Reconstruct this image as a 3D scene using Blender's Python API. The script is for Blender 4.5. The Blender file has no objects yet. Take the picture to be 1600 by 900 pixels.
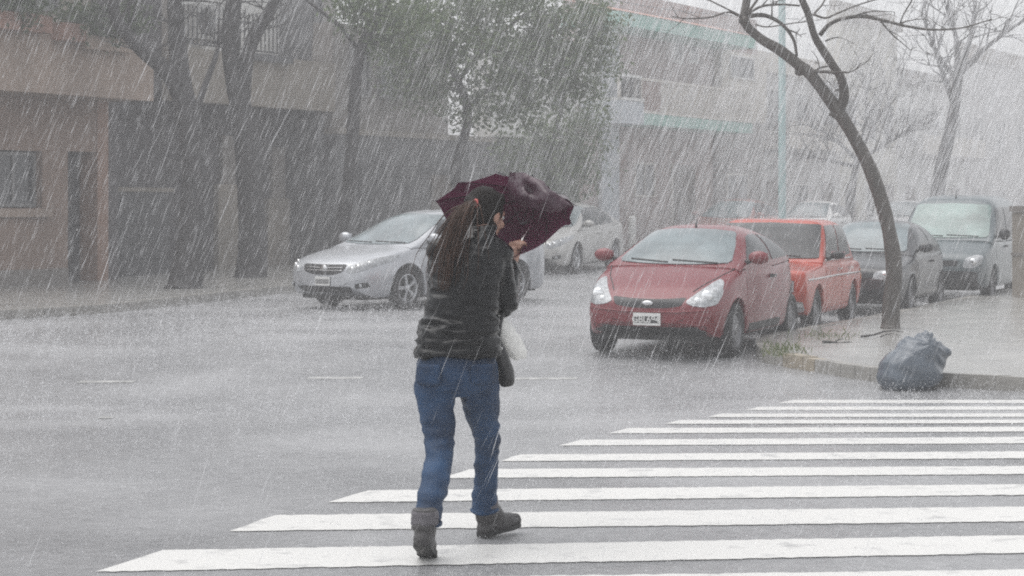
import bpy, bmesh, math, random
import numpy as np
from mathutils import Vector, Matrix, noise as mnoise
from mathutils.bvhtree import BVHTree

random.seed(7)
rng = np.random.default_rng(11)
scene = bpy.context.scene
COL = scene.collection
R = math.radians

# ------------------------------------------------------------------ camera, sky, sun, exposure
F, YH, HC = 3200.0, 326.0, 1.5          # focal length in photo pixels, horizon row, camera height
cam_d = bpy.data.cameras.new('camera')
cam_d.sensor_width = 36.0
cam_d.lens = 72.0
cam_d.shift_y = -124.0 / 1600.0
cam_d.clip_start = 0.1
cam_d.clip_end = 900.0
cam = bpy.data.objects.new('camera', cam_d)
cam.location = (0, 0, HC)
cam.rotation_euler = (R(90), 0, 0)
COL.objects.link(cam)
scene.camera = cam

SUN_ELEV, SUN_ROT = 72.0, 285.0
world = bpy.data.worlds.new('World')
scene.world = world
world.use_nodes = True
wn, wl = world.node_tree.nodes, world.node_tree.links
wn.clear()
w_out = wn.new('ShaderNodeOutputWorld')
w_bg = wn.new('ShaderNodeBackground')
w_sky = wn.new('ShaderNodeTexSky')
w_sky.sky_type = 'NISHITA'
w_sky.sun_disc = False
w_sky.sun_elevation = R(SUN_ELEV)
w_sky.sun_rotation = R(SUN_ROT)
w_sky.air_density = 1.0
w_sky.dust_density = 2.0
w_sky.ozone_density = 1.0
w_hs = wn.new('ShaderNodeHueSaturation')
w_hs.inputs['Saturation'].default_value = 0.10      # solid cloud cover: grey light
wl.new(w_sky.outputs[0], w_hs.inputs['Color'])
wl.new(w_hs.outputs[0], w_bg.inputs['Color'])
w_bg.inputs['Strength'].default_value = 0.15
wl.new(w_bg.outputs[0], w_out.inputs['Surface'])

sun_d = bpy.data.lights.new('sun', 'SUN')
sun_d.energy = 1.0
sun_d.angle = R(70)
sun_d.color = (1.0, 0.97, 0.94)
sun = bpy.data.objects.new('sun', sun_d)
sun.location = (0, 0, 30)
_az = R(SUN_ROT)
_sv = Vector((math.sin(_az) * math.cos(R(SUN_ELEV)), math.cos(_az) * math.cos(R(SUN_ELEV)), math.sin(R(SUN_ELEV))))
sun.rotation_euler = _sv.to_track_quat('Z', 'Y').to_euler()
COL.objects.link(sun)

scene.view_settings.view_transform = 'Standard'
scene.view_settings.look = 'None'
scene.view_settings.gamma = 1.0
scene.view_settings.use_curve_mapping = False
scene.view_settings.exposure = 0.56

scene.render.engine = 'CYCLES'
cy = scene.cycles
cy.max_bounces = 6
cy.diffuse_bounces = 3
cy.glossy_bounces = 3
cy.transmission_bounces = 4
cy.volume_bounces = 3
cy.transparent_max_bounces = 24
cy.use_adaptive_sampling = True
cy.adaptive_threshold = 0.01
cy.use_denoising = False
cy.sample_clamp_indirect = 6.0
cy.filter_width = 2.0
cy.caustics_reflective = False
cy.caustics_refractive = False

HAZE_DENSITY = 0.0050
RAIN_N = 18000
FAR_RAIN_N = 140000
SPLASH_N = 190000

# ------------------------------------------------------------------ geometry helpers
def P(px, py, d):
    """point that stands d metres in front of the camera, read off the photograph"""
    return Vector(((px - 800.0) / F * d, d, HC - (py - YH) / F * d))

def pchip(xs, ys):
    xs = np.array(xs, float); ys = np.array(ys, float)
    if xs[0] > xs[-1]:
        xs, ys = xs[::-1], ys[::-1]
    h = np.diff(xs); dl = np.diff(ys) / h
    m = np.zeros(len(xs))
    for i in range(1, len(xs) - 1):
        if dl[i - 1] * dl[i] > 0:
            w1, w2 = 2 * h[i] + h[i - 1], h[i] + 2 * h[i - 1]
            m[i] = (w1 + w2) / (w1 / dl[i - 1] + w2 / dl[i])
    m[0], m[-1] = dl[0], dl[-1]
    def f(x):
        x = min(max(x, xs[0]), xs[-1])
        i = int(min(max(np.searchsorted(xs, x) - 1, 0), len(h) - 1))
        t = (x - xs[i]) / h[i]
        return float((2*t**3 - 3*t**2 + 1) * ys[i] + (t**3 - 2*t**2 + t) * h[i] * m[i]
                     + (-2*t**3 + 3*t**2) * ys[i+1] + (t**3 - t**2) * h[i] * m[i+1])
    return f

_base = pchip([-60, -20, 0, 4, 9, 12, 15, 18.5, 20, 22, 24, 28, 33, 38, 42, 46, 60, 100, 300],
              [-.30, -.30, -.20, -.07, 0, -.0255, -.10, -.235, -.20, -.075, -.035, -.03, .0, .03, .10, .19, .42, .95, 1.2])
def ground(x, y):
    t = min(max((y - 20) / 6.0, 0), 1)
    t = t * t * (3 - 2 * t)
    return _base(y) - 0.014 * t * min(max(x, 0), 8)

def on_ground(px, py, lift=0.0):
    """ground point seen at a photo pixel"""
    lo, hi = 4.0, 140.0
    for _ in range(60):
        d = (lo + hi) / 2
        p = P(px, py, d)
        if p.z > ground(p.x, d) + lift: lo = d
        else: hi = d
    p = P(px, py, lo)
    return Vector((p.x, p.y, ground(p.x, p.y) + lift))

class MB:
    """collects shapes for one mesh"""
    def __init__(s): s.v = []; s.f = []
    def add(s, vs, fs):
        o = len(s.v); s.v += [tuple(v) for v in vs]; s.f += [tuple(i + o for i in f) for f in fs]; return s
    def box(s, x0, x1, y0, y1, z0, z1):
        v = [(x0,y0,z0),(x1,y0,z0),(x1,y1,z0),(x0,y1,z0),(x0,y0,z1),(x1,y0,z1),(x1,y1,z1),(x0,y1,z1)]
        return s.add(v, [(0,3,2,1),(4,5,6,7),(0,1,5,4),(1,2,6,5),(2,3,7,6),(3,0,4,7)])
    def prism(s, poly, y0, y1):
        """polygon in (x,z) pushed along y"""
        n = len(poly)
        v = [(x, y0, z) for x, z in poly] + [(x, y1, z) for x, z in poly]
        return s.add(v, [tuple(range(n)), tuple(range(2*n-1, n-1, -1))] + [(i, i + n, (i+1) % n + n, (i+1) % n) for i in range(n)])
    def tube(s, pts, rad, seg=8, cap=True):
        pts = [Vector(p) for p in pts]; n = len(pts)
        if not hasattr(rad, '__len__'): rad = [rad] * n
        ref = Vector((0.3, 0.2, 1)).normalized()
        vs = []
        for i, p in enumerate(pts):
            t = (pts[min(i+1, n-1)] - pts[max(i-1, 0)])
            t = t.normalized() if t.length > 1e-9 else Vector((0, 0, 1))
            a = ref - t * ref.dot(t)
            if a.length < 1e-3: a = Vector((1, 0, 0)) - t * t.x
            a.normalize(); b = t.cross(a); ref = a
            r = rad[i]
            rx, ry = r if hasattr(r, '__len__') else (r, r)
            for k in range(seg):
                q = 2 * math.pi * k / seg
                vs.append(p + a * math.cos(q) * rx + b * math.sin(q) * ry)
        fs = []
        for i in range(n - 1):
            for k in range(seg):
                k2 = (k + 1) % seg
                fs.append((i*seg+k, i*seg+k2, (i+1)*seg+k2, (i+1)*seg+k))
        if cap:
            fs.append(tuple(range(seg - 1, -1, -1)))
            fs.append(tuple((n-1)*seg + k for k in range(seg)))
        return s.add(vs, fs)
    def rings(s, rs, seg=20):
        """closed stack of ellipses (cx,cy,cz,rx,ry) lying level"""
        vs = []; n = len(rs)
        for (cx, cy_, cz, rx, ry) in rs:
            for k in range(seg):
                q = 2 * math.pi * k / seg
                vs.append((cx + math.cos(q) * rx, cy_ + math.sin(q) * ry, cz))
        fs = [(i*seg+k, i*seg+(k+1) % seg, (i+1)*seg+(k+1) % seg, (i+1)*seg+k) for i in range(n-1) for k in range(seg)]
        fs += [tuple(range(seg-1, -1, -1)), tuple((n-1)*seg+k for k in range(seg))]
        return s.add(vs, fs)
    def ball(s, c, r, seg=12, rot=None):
        rx, ry, rz = r if hasattr(r, '__len__') else (r, r, r)
        vs = [Vector((0, 0, -rz))]; nr = seg // 2
        for i in range(1, nr):
            a = -math.pi / 2 + math.pi * i / nr
            for k in range(seg):
                q = 2 * math.pi * k / seg
                vs.append(Vector((math.cos(a)*math.cos(q)*rx, math.cos(a)*math.sin(q)*ry, math.sin(a)*rz)))
        vs.append(Vector((0, 0, rz))); top = len(vs) - 1
        fs = [(0, 1 + (k+1) % seg, 1 + k) for k in range(seg)]
        for i in range(nr - 2):
            for k in range(seg):
                k2 = (k+1) % seg
                fs.append((1+i*seg+k, 1+i*seg+k2, 1+(i+1)*seg+k2, 1+(i+1)*seg+k))
        o = 1 + (nr-2) * seg
        fs += [(o+k, o+(k+1) % seg, top) for k in range(seg)]
        c = Vector(c)
        vs = [((rot @ v) if rot else v) + c for v in vs]
        return s.add(vs, fs)
    def lathe_y(s, prof, seg=32):
        """profile (radius, y) turned round the y axis, closed"""
        n = len(prof)
        vs = [(math.cos(2*math.pi*k/seg)*r, y, math.sin(2*math.pi*k/seg)*r) for k in range(seg) for r, y in prof]
        fs = [(k*n+i, ((k+1) % seg)*n+i, ((k+1) % seg)*n+i+1, k*n+i+1) for k in range(seg) for i in range(n-1)]
        return s.add(vs, fs)
    def mesh(s, name, smooth=False):
        me = bpy.data.meshes.new(name)
        me.from_pydata(s.v, [], s.f)
        me.update()
        if smooth: me.polygons.foreach_set('use_smooth', [True] * len(me.polygons))
        return me
    def build(s, name, mat, parent=None, smooth=False, fix=False):
        me = s.mesh(name, smooth)
        if fix: fix_normals(me)
        return link(name, me, mat, parent)

def fix_normals(me):
    bm = bmesh.new(); bm.from_mesh(me)
    bmesh.ops.recalc_face_normals(bm, faces=bm.faces)
    bm.to_mesh(me); bm.free()

def link(name, me, mat, parent=None):
    o = bpy.data.objects.new(name, me)
    if mat is not None and len(me.materials) == 0: me.materials.append(mat)
    COL.objects.link(o)
    if parent is not None: o.parent = parent
    return o

def tag(o, label, cat, group=None, kind=None):
    if label: o['label'] = label
    if cat: o['category'] = cat
    if group: o['group'] = group
    if kind: o['kind'] = kind
    return o

def thing(name, loc, rz, label, cat, group=None):
    o = bpy.data.objects.new(name, None)
    o.empty_display_size = 0.2
    COL.objects.link(o)
    o.location = loc; o.rotation_euler = (0, 0, rz)
    return tag(o, label, cat, group)

def autosmooth(o, deg=35):
    me = o.data
    me.polygons.foreach_set('use_smooth', [True] * len(me.polygons))
    me.set_sharp_from_angle(angle=R(deg))
    return o

_tmp_scene = bpy.data.scenes.new('tmp')
def evaluated_mesh(o):
    """mesh of an object with its modifiers, worked out apart from the scene"""
    _tmp_scene.collection.objects.link(o)
    vl = _tmp_scene.view_layers[0]; vl.update()
    me = bpy.data.meshes.new_from_object(o.evaluated_get(vl.depsgraph))
    bpy.data.objects.remove(o)
    return me

# ------------------------------------------------------------------ materials
def mat(name, col, rough=0.6, metal=0.0, vary=0.12, scale=6.0, bump=0.0, bscale=None, coat=0.0, spec=0.5, col2=None, stretch=None, detail=5.0, sss=0.0):
    m = bpy.data.materials.new(name); m.use_nodes = True
    nt = m.node_tree; b = nt.nodes['Principled BSDF']
    tc = nt.nodes.new('ShaderNodeTexCoord')
    mp = nt.nodes.new('ShaderNodeMapping')
    nt.links.new(tc.outputs['Object'], mp.inputs['Vector'])
    if stretch: mp.inputs['Scale'].default_value = stretch
    nz = nt.nodes.new('ShaderNodeTexNoise')
    nz.inputs['Scale'].default_value = scale
    nz.inputs['Detail'].default_value = detail
    nz.inputs['Roughness'].default_value = 0.6
    nt.links.new(mp.outputs[0], nz.inputs['Vector'])
    rp = nt.nodes.new('ShaderNodeValToRGB')
    rp.color_ramp.elements[0].position = 0.3
    rp.color_ramp.elements[1].position = 0.7
    c = col
    lo = [max(0, x * (1 - vary)) for x in c]; hi = [min(1, x * (1 + vary)) for x in c]
    if col2: lo, hi = c, col2
    rp.color_ramp.elements[0].color = (*lo, 1)
    rp.color_ramp.elements[1].color = (*hi, 1)
    nt.links.new(nz.outputs['Fac'], rp.inputs['Fac'])
    nt.links.new(rp.outputs['Color'], b.inputs['Base Color'])
    b.inputs['Roughness'].default_value = rough
    b.inputs['Metallic'].default_value = metal
    b.inputs['Specular IOR Level'].default_value = spec
    if coat:
        b.inputs['Coat Weight'].default_value = coat
        b.inputs['Coat Roughness'].default_value = 0.12
    if bump:
        n2 = nt.nodes.new('ShaderNodeTexNoise')
        n2.inputs['Scale'].default_value = bscale or scale * 4
        n2.inputs['Detail'].default_value = 4.0
        nt.links.new(mp.outputs[0], n2.inputs['Vector'])
        bp = nt.nodes.new('ShaderNodeBump')
        bp.inputs['Strength'].default_value = bump
        bp.inputs['Distance'].default_value = 0.02
        nt.links.new(n2.outputs['Fac'], bp.inputs['Height'])
        nt.links.new(bp.outputs[0], b.inputs['Normal'])
    return m

def road_material():
    m = bpy.data.materials.new('wet_asphalt'); m.use_nodes = True
    nt = m.node_tree; N = nt.nodes.new; L = nt.links.new; b = nt.nodes['Principled BSDF']
    tc = N('ShaderNodeTexCoord')
    big = N('ShaderNodeTexNoise'); big.inputs['Scale'].default_value = 0.5; big.inputs['Detail'].default_value = 6
    L(tc.outputs['Object'], big.inputs['Vector'])
    fine = N('ShaderNodeTexNoise'); fine.inputs['Scale'].default_value = 11; fine.inputs['Detail'].default_value = 7; fine.inputs['Roughness'].default_value = .7
    L(tc.outputs['Object'], fine.inputs['Vector'])
    rp = N('ShaderNodeValToRGB')
    rp.color_ramp.elements[0].position = .36; rp.color_ramp.elements[0].color = (.215, .217, .223, 1)
    rp.color_ramp.elements[1].position = .64; rp.color_ramp.elements[1].color = (.355, .357, .364, 1)
    mx = N('ShaderNodeMath'); mx.operation = 'ADD'
    s1 = N('ShaderNodeMath'); s1.operation = 'MULTIPLY'; s1.inputs[1].default_value = 0.5
    s2 = N('ShaderNodeMath'); s2.operation = 'MULTIPLY'; s2.inputs[1].default_value = 0.5
    L(big.outputs['Fac'], s1.inputs[0]); L(fine.outputs['Fac'], s2.inputs[0])
    L(s1.outputs[0], mx.inputs[0]); L(s2.outputs[0], mx.inputs[1]); L(mx.outputs[0], rp.inputs['Fac'])
    L(rp.outputs['Color'], b.inputs['Base Color'])
    rr = N('ShaderNodeMapRange')
    rr.inputs['From Min'].default_value = .35; rr.inputs['From Max'].default_value = .65
    rr.inputs['To Min'].default_value = .14; rr.inputs['To Max'].default_value = .36
    L(big.outputs['Fac'], rr.inputs['Value']); L(rr.outputs[0], b.inputs['Roughness'])
    b.inputs['IOR'].default_value = 1.36
    # drop rings and chop on the running water
    vo = N('ShaderNodeTexVoronoi'); vo.inputs['Scale'].default_value = 13.0
    L(tc.outputs['Object'], vo.inputs['Vector'])
    sn = N('ShaderNodeMath'); sn.operation = 'MULTIPLY'; sn.inputs[1].default_value = 34.0
    L(vo.outputs['Distance'], sn.inputs[0])
    si = N('ShaderNodeMath'); si.operation = 'SINE'; L(sn.outputs[0], si.inputs[0])
    ch = N('ShaderNodeTexNoise'); ch.inputs['Scale'].default_value = 16.0; ch.inputs['Detail'].default_value = 6; ch.inputs['Roughness'].default_value = .65
    L(tc.outputs['Object'], ch.inputs['Vector'])
    a1 = N('ShaderNodeMath'); a1.operation = 'MULTIPLY'; a1.inputs[1].default_value = 0.10; L(si.outputs[0], a1.inputs[0])
    a2 = N('ShaderNodeMath'); a2.operation = 'ADD'; L(a1.outputs[0], a2.inputs[0]); L(ch.outputs['Fac'], a2.inputs[1])
    bp = N('ShaderNodeBump'); bp.inputs['Strength'].default_value = 0.5; bp.inputs['Distance'].default_value = 0.02
    L(a2.outputs[0], bp.inputs['Height']); L(bp.outputs[0], b.inputs['Normal'])
    return m

def leaf_material(name, c1, c2):
    m = bpy.data.materials.new(name); m.use_nodes = True
    nt = m.node_tree; N = nt.nodes.new; L = nt.links.new; b = nt.nodes['Principled BSDF']
    g = N('ShaderNodeNewGeometry')
    rp = N('ShaderNodeValToRGB'); rp.color_ramp.elements[0].color = (*c1, 1); rp.color_ramp.elements[1].color = (*c2, 1)
    L(g.outputs['Random Per Island'], rp.inputs['Fac'])
    L(rp.outputs['Color'], b.inputs['Base Color'])
    b.inputs['Roughness'].default_value = 0.4
    tr = N('ShaderNodeBsdfTranslucent'); L(rp.outputs['Color'], tr.inputs['Color'])
    mx = N('ShaderNodeMixShader'); mx.inputs[0].default_value = 0.35
    L(b.outputs[0], mx.inputs[1]); L(tr.outputs[0], mx.inputs[2])
    L(mx.outputs[0], nt.nodes['Material Output'].inputs['Surface'])
    return m

def thin_material(name, col, trans, rough=0.5, tcol=None, bump=0.0, alpha=1.0, vary=.15):
    """thin sheet (cloth, film, water drop) that lets light through"""
    m = mat(name, col, rough, bump=bump, bscale=30, vary=vary)
    nt = m.node_tree; b = nt.nodes['Principled BSDF']
    tr = nt.nodes.new('ShaderNodeBsdfTranslucent'); tr.inputs['Color'].default_value = (*(tcol or col), 1)
    mx = nt.nodes.new('ShaderNodeMixShader'); mx.inputs[0].default_value = trans
    nt.links.new(b.outputs[0], mx.inputs[1]); nt.links.new(tr.outputs[0], mx.inputs[2])
    out = mx
    if alpha < 1:
        tp = nt.nodes.new('ShaderNodeBsdfTransparent')
        m2 = nt.nodes.new('ShaderNodeMixShader'); m2.inputs[0].default_value = alpha
        nt.links.new(tp.outputs[0], m2.inputs[1]); nt.links.new(mx.outputs[0], m2.inputs[2]); out = m2
    nt.links.new(out.outputs[0], nt.nodes['Material Output'].inputs['Surface'])
    return m

M = {}
M['road'] = road_material()
M['stripe'] = mat('stripe_paint', (.42, .42, .415), .42, col2=(.655, .65, .63), scale=6.0, detail=9.0, bump=.25, bscale=60)
_r = next(n for n in M['stripe'].node_tree.nodes if n.type == 'VALTORGB').color_ramp
_r.elements[0].position = .30; _r.elements[1].position = .44
M['faint_paint'] = mat('worn_paint', (.40, .40, .39), .35, vary=.4, scale=7.0, bump=.2, bscale=50)
M['pavement'] = mat('wet_concrete_paving', (.29, .285, .27), .22, vary=.25, scale=1.6, bump=.35, bscale=24)
M['kerb'] = mat('kerb_stone', (.27, .26, .24), .4, vary=.2, scale=4, bump=.3)
M['kerb_yellow'] = mat('kerb_yellow_paint', (.30, .26, .20), .45, vary=.3, scale=9, bump=.3)
M['tyre'] = mat('tyre_rubber', (.025, .025, .027), .6, vary=.2, scale=20)
M['rim'] = mat('alloy_rim', (.55, .56, .58), .35, metal=.8, vary=.1)
M['hubcap'] = mat('steel_hubcap', (.22, .22, .23), .45, metal=.5, vary=.15)
M['black'] = mat('black_plastic', (.022, .022, .024), .45, vary=.2, scale=15)
M['under'] = mat('underbody', (.03, .03, .03), .8, vary=.2)
M['chrome'] = mat('chrome_trim', (.7, .7, .71), .18, metal=1.0, vary=.05)
M['lamp'] = mat('headlamp_glass', (.36, .375, .39), .12, vary=.5, scale=26, bump=.6, bscale=40, coat=.6)
M['lamp_core'] = mat('headlamp_reflector', (.88, .89, .9), .12, metal=.9, vary=.1, scale=40)
M['indicator'] = mat('indicator_amber', (.55, .22, .05), .2, vary=.2)
M['glass_fog'] = mat('steamed_windscreen', (.165, .205, .217), .14, vary=.5, scale=1.6, coat=.5, bump=.06, bscale=60)
M['glass_green'] = mat('green_tint_windscreen', (.155, .225, .21), .14, vary=.5, scale=1.6, coat=.5, bump=.06, bscale=60)
M['glass_dark'] = mat('dark_car_glass', (.040, .045, .05), .2, vary=.4, scale=2.4, spec=.35, bump=.06, bscale=60)
M['plate'] = mat('plate_white', (.72, .72, .70), .4, vary=.05)
M['plate_black'] = mat('plate_black', (.03, .03, .032), .45, vary=.1)
M['bark_dark'] = mat('wet_bark', (.030, .027, .028), .6, vary=.35, scale=9, bump=.8, bscale=22, stretch=(1, 1, .3))
M['bark'] = mat('wet_grey_bark', (.075, .066, .058), .5, vary=.35, scale=9, bump=.9, bscale=24, stretch=(1, 1, .3))
M['leaf'] = leaf_material('tree_leaf', (.045, .085, .026), (.15, .205, .075))
M['leaf2'] = leaf_material('planter_leaf', (.025, .05, .02), (.08, .12, .04))
M['grass'] = leaf_material('grass_blade', (.07, .11, .03), (.20, .22, .08))

def paint(name, col, rough=.32, metal=.0):
    m = mat(name, col, rough, metal, vary=.07, scale=3, coat=.45, bump=.03, bscale=90, spec=.4)
    return m

# ------------------------------------------------------------------ ground
def grid_sheet(name, xs, ys, zf, m):
    vs = [(x, y, zf(x, y)) for y in ys for x in xs]
    n = len(xs)
    fs = [(j*n+i, j*n+i+1, (j+1)*n+i+1, (j+1)*n+i) for j in range(len(ys)-1) for i in range(n-1)]
    return MB().add(vs, fs).build(name, m, None, True)

xs = [-220, -120, -60, -40, -30, -24, -20, -16] + [-12 + i for i in range(0, 37)] + [28, 34, 42, 60, 90, 140, 240]
ys = [-60, -30, -15, -8, -4] + [-2 + .5 * i for i in range(0, 100)] + [49, 51, 54, 58, 63, 70, 80, 95, 120, 160, 220, 300]
road = grid_sheet('road', xs, ys, ground, M['road'])
road['kind'] = 'structure'
road['label'] = 'rain-flooded grey asphalt of the crossing'

def ground_patch(name, bl, tl, br, tr, m, lift=.004, nx=150, ny=3, wob=.010, parent=None):
    vs = []
    for j in range(ny + 1):
        t = j / ny
        a = bl.lerp(tl, t); b = br.lerp(tr, t)
        for i in range(nx + 1):
            p = a.lerp(b, i / nx)
            if j in (0, ny): p = p + Vector((0, random.uniform(-wob, wob), 0))
            if i == 0 and j not in (0, ny): p = p + Vector((random.uniform(-wob, wob), 0, 0))
            vs.append((p.x, p.y, ground(p.x, p.y) + lift))
    n = nx + 1
    fs = [(j*n+i, j*n+i+1, (j+1)*n+i+1, (j+1)*n+i) for j in range(ny) for i in range(nx)]
    return MB().add(vs, fs).build(name, m, parent, False)

STRIPES = [((-90, 948), (40, 912), 928, 891), ((149, 895), (254, 861), 865, 837.3), ((358, 831), (430, 806), 815.7, 792.7),
           ((511, 786), (576, 767), 774.3, 757.7), ((690, 748), (735, 734), 741.7, 729), ((783, 721.5), (813, 711), 717, 706),
           ((872, 697), (907, 688), 693.5, 683.5), ((949, 678), (983, 669.5), 675, 667.5), ((1039, 663), (1062, 657), 662, 656.5),
           ((1105, 652.5), (1125, 647), 652, 646.5), ((1163, 641.5), (1185, 636), 641, 635.5), ((1215, 630.5), (1236, 625.5), 630.5, 625.5)]
for bl, tl, yb, yt in STRIPES:
    a, b = on_ground(*bl), on_ground(*tl)
    c, d = on_ground(1600, yb), on_ground(1600, yt)
    c = c + (c - a).normalized() * 1.6; d = d + (d - b).normalized() * 1.6
    ground_patch('crosswalk_stripe', a, b, c, d, M['stripe'], parent=road)
for (x0, x1, y) in ((118, 208, 597), (478, 566, 591), (800, 900, 592), (150, 176, 653)):
    ground_patch('lane_dash', on_ground(x0, y + 1.6), on_ground(x0 + 8, y - 1.6), on_ground(x1, y + 1.2), on_ground(x1 + 4, y - 2), M['faint_paint'], parent=road, wob=.012, nx=14)

# pavements: kerb lines first
FA = R(29.0)                                        # direction of the street front
FD = Vector((math.sin(FA), math.cos(FA), 0)); FN = Vector((math.cos(FA), -math.sin(FA), 0))
F0 = Vector(((150 - 800) / F * 38.0, 38.0, 0))
def fpt(u, o): return F0 + FD * u + FN * o
def fu(px, o=0.0):
    k = (px - 800.0) / F; b = F0 + FN * o
    return (k * b.y - b.x) / (FD.x - k * FD.y)
def fz(px, py, o=0.0):
    d = (F0 + FN * o + FD * fu(px, o)).y
    return HC - (py - YH) / F * d

KH = 0.13
def resample(pts, step):
    out = [pts[0]]; acc = 0
    for a, b in zip(pts[:-1], pts[1:]):
        n = max(1, int(round((b - a).length / step)))
        for i in range(1, n + 1): out.append(a.lerp(b, i / n))
    return out
def smooth_path(pts, it=2):
    for _ in range(it):
        q = [pts[0]]
        for a, b in zip(pts[:-1], pts[1:]): q += [a.lerp(b, .25), a.lerp(b, .75)]
        q.append(pts[-1]); pts = q
    return pts

def pavement(name, kerb, inner, label, yellow=(0, 0)):
    """kerb: ground points, inner: matching inner points; slab sheet plus single kerb stones"""
    rows = [0, .01, .03, .06, .1, .15, .21, .28, .36, .46, .58, .72, .86, 1.0]
    vs = []
    n = len(kerb)
    for t in rows:
        for k, e in zip(kerb, inner):
            e0 = (e - k).normalized() * .13
            p = (k + e0).lerp(e, t)
            vs.append((p.x, p.y, ground(p.x, p.y) + KH))
    fs = [(j*n+i, j*n+i+1, (j+1)*n+i+1, (j+1)*n+i) for j in range(len(rows)-1) for i in range(n-1)]
    o = MB().add(vs, fs).build(name, M['pavement'], None, True)
    o['kind'] = 'structure'; o['label'] = label
    me = o.data
    if me.polygons[0].normal.z < 0: me.flip_normals()
    for i in range(n - 1):
        a, b = kerb[i], kerb[i+1]
        ea, eb = (inner[i] - a).normalized() * .16, (inner[i+1] - b).normalized() * .16
        g = (b - a).normalized() * .006
        a2, b2 = a + g, b - g
        h = KH + .004 + random.uniform(-.004, .006)
        mb = MB()
        q = []
        for (p, e) in ((a2, ea), (b2, eb)):
            zg = ground(p.x, p.y)
            for (w, z) in ((0, -.06), (.006, h - .025), (.03, h), (1, h), (1, -.06)):
                r = p + e * w
                q.append((r.x, r.y, zg + z))
        mb.add(q, [(0,1,6,5),(1,2,7,6),(2,3,8,7),(3,4,9,8),(0,4,3,2,1),(5,6,7,8,9)])
        mb.build('kerb_stone', M['kerb_yellow'] if yellow[0] <= i < yellow[1] else M['kerb'], o, False, True)
    return o

k_r = [on_ground(2300, 640), on_ground(1600, 612), on_ground(1480, 606), on_ground(1370, 598), on_ground(1280, 583), on_ground(1212, 571), on_ground(1183, 563), on_ground(1180, 553)]
e0 = Vector((2.75, 23.1, 0))
k_r = smooth_path(k_r, 2)
k_r = [Vector((p.x, p.y, 0)) for p in k_r]
ka = R(23.5)
far_k = [e0 + Vector((math.sin(ka), math.cos(ka), 0)) * s for s in (0.2, 20, 30)] + [e0 + Vector((math.sin(ka), math.cos(ka), 0)) * 30 + FD * 90]
k_r = resample(k_r + far_k, .9)
_n = len(k_r)
in_r = [Vector((70, 16 + 60 * (i / _n) ** 1.5 + (40 if i == _n - 1 else 0), 0)) for i in range(_n)]
_front = sum(1 for p in k_r if p.y < 22.2 and p.x > 3.0)
_y0 = next(i for i, p in enumerate(k_r) if p.x < 3.15)
pavement('pavement_right', k_r, in_r, 'wet corner pavement with the leaning bare tree', (_y0, _y0 + 3))

k_l = [Vector((p.x, p.y, 0)) for p in (on_ground(-900, 530), on_ground(-300, 517), on_ground(0, 500), on_ground(180, 489), on_ground(300, 475), on_ground(470, 456))]
k_l = smooth_path(k_l + [fpt(fu(560, 3.4), 3.4)], 2)
k_l = resample(k_l + [fpt(20, 3.2), fpt(40, 3.2), fpt(75, 3.2), fpt(130, 3.2)], 1.0)
in_l = []
for p in k_l:
    q = p - F0
    in_l.append(fpt(q.dot(FD), -.6))
pavement('pavement_left', k_l, in_l, 'far pavement in front of the row of houses')

# ------------------------------------------------------------------ leaves, limbs
def leaf_mesh(name, centers, size, flat=0.0):
    """two-triangle folded leaves at the given centres"""
    n = len(centers); c = np.array(centers)
    a = rng.normal(size=(n, 3)); a[:, 2] *= (1 - flat); a /= np.linalg.norm(a, axis=1)[:, None]
    b = rng.normal(size=(n, 3)); b -= a * (a * b).sum(1)[:, None]; b /= np.linalg.norm(b, axis=1)[:, None]
    nn = np.cross(a, b)
    s = (size * rng.uniform(.45, 1.6, n))[:, None]
    v = np.stack([c - a*s, c + b*s*.45 + nn*s*.2, c + a*s, c - b*s*.45 + nn*s*.2], 1).reshape(-1, 3)
    f = [(4*i, 4*i+1, 4*i+2, 4*i+3) for i in range(n)]
    me = bpy.data.meshes.new(name); me.from_pydata(v.tolist(), [], f); me.update()
    return me

def clump_points(blobs, per, shell=.55):
    """blobs: (x,y,z,rx,ry,rz); points biased to small tufts inside each"""
    out = []
    for (x, y, z, rx, ry, rz) in blobs:
        n = max(6, int(per * rx * rz * 3))
        nt = max(3, n // 14)
        d = rng.normal(size=(nt, 3)); d /= np.linalg.norm(d, axis=1)[:, None]
        rr = rng.uniform(shell, 1.0, nt) ** .6
        tc = np.stack([x + d[:, 0]*rr*rx, y + d[:, 1]*rr*ry, z + d[:, 2]*rr*rz], 1)
        idx = rng.integers(0, nt, n)
        out.append(tc[idx] + rng.normal(size=(n, 3)) * .17 * np.array([1, 1, .8]))
    return np.concatenate(out)

def limb_curve(pts, n=4):
    """Catmull-Rom through points"""
    pts = [Vector(p) for p in pts]; q = [pts[0]*2 - pts[1]] + pts + [pts[-1]*2 - pts[-2]]
    out = []
    for i in range(1, len(q) - 2):
        for k in range(n):
            t = k / n
            out.append(.5 * ((2*q[i]) + (q[i+1]-q[i-1])*t + (2*q[i-1]-5*q[i]+4*q[i+1]-q[i+2])*t*t + (3*q[i]-q[i-1]-3*q[i+1]+q[i+2])*t**3))
    out.append(pts[-1])
    return out

def add_limb(mb, pts, r0, r1, seg=9, knob=.12, n=5, flare=0.0):
    c = limb_curve(pts, n); m = len(c)
    rad = []
    for i in range(m):
        t = i / (m - 1)
        r = (r0 + (r1 - r0) * t) * (1 + flare * math.exp(-t * m / n * 3.2))
        rad.append(r * (1 + knob * mnoise.noise(c[i] * 3.1 + Vector((r0 * 50, 0, 0)))))
    mb.tube(c, rad, seg)
    return c

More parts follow.
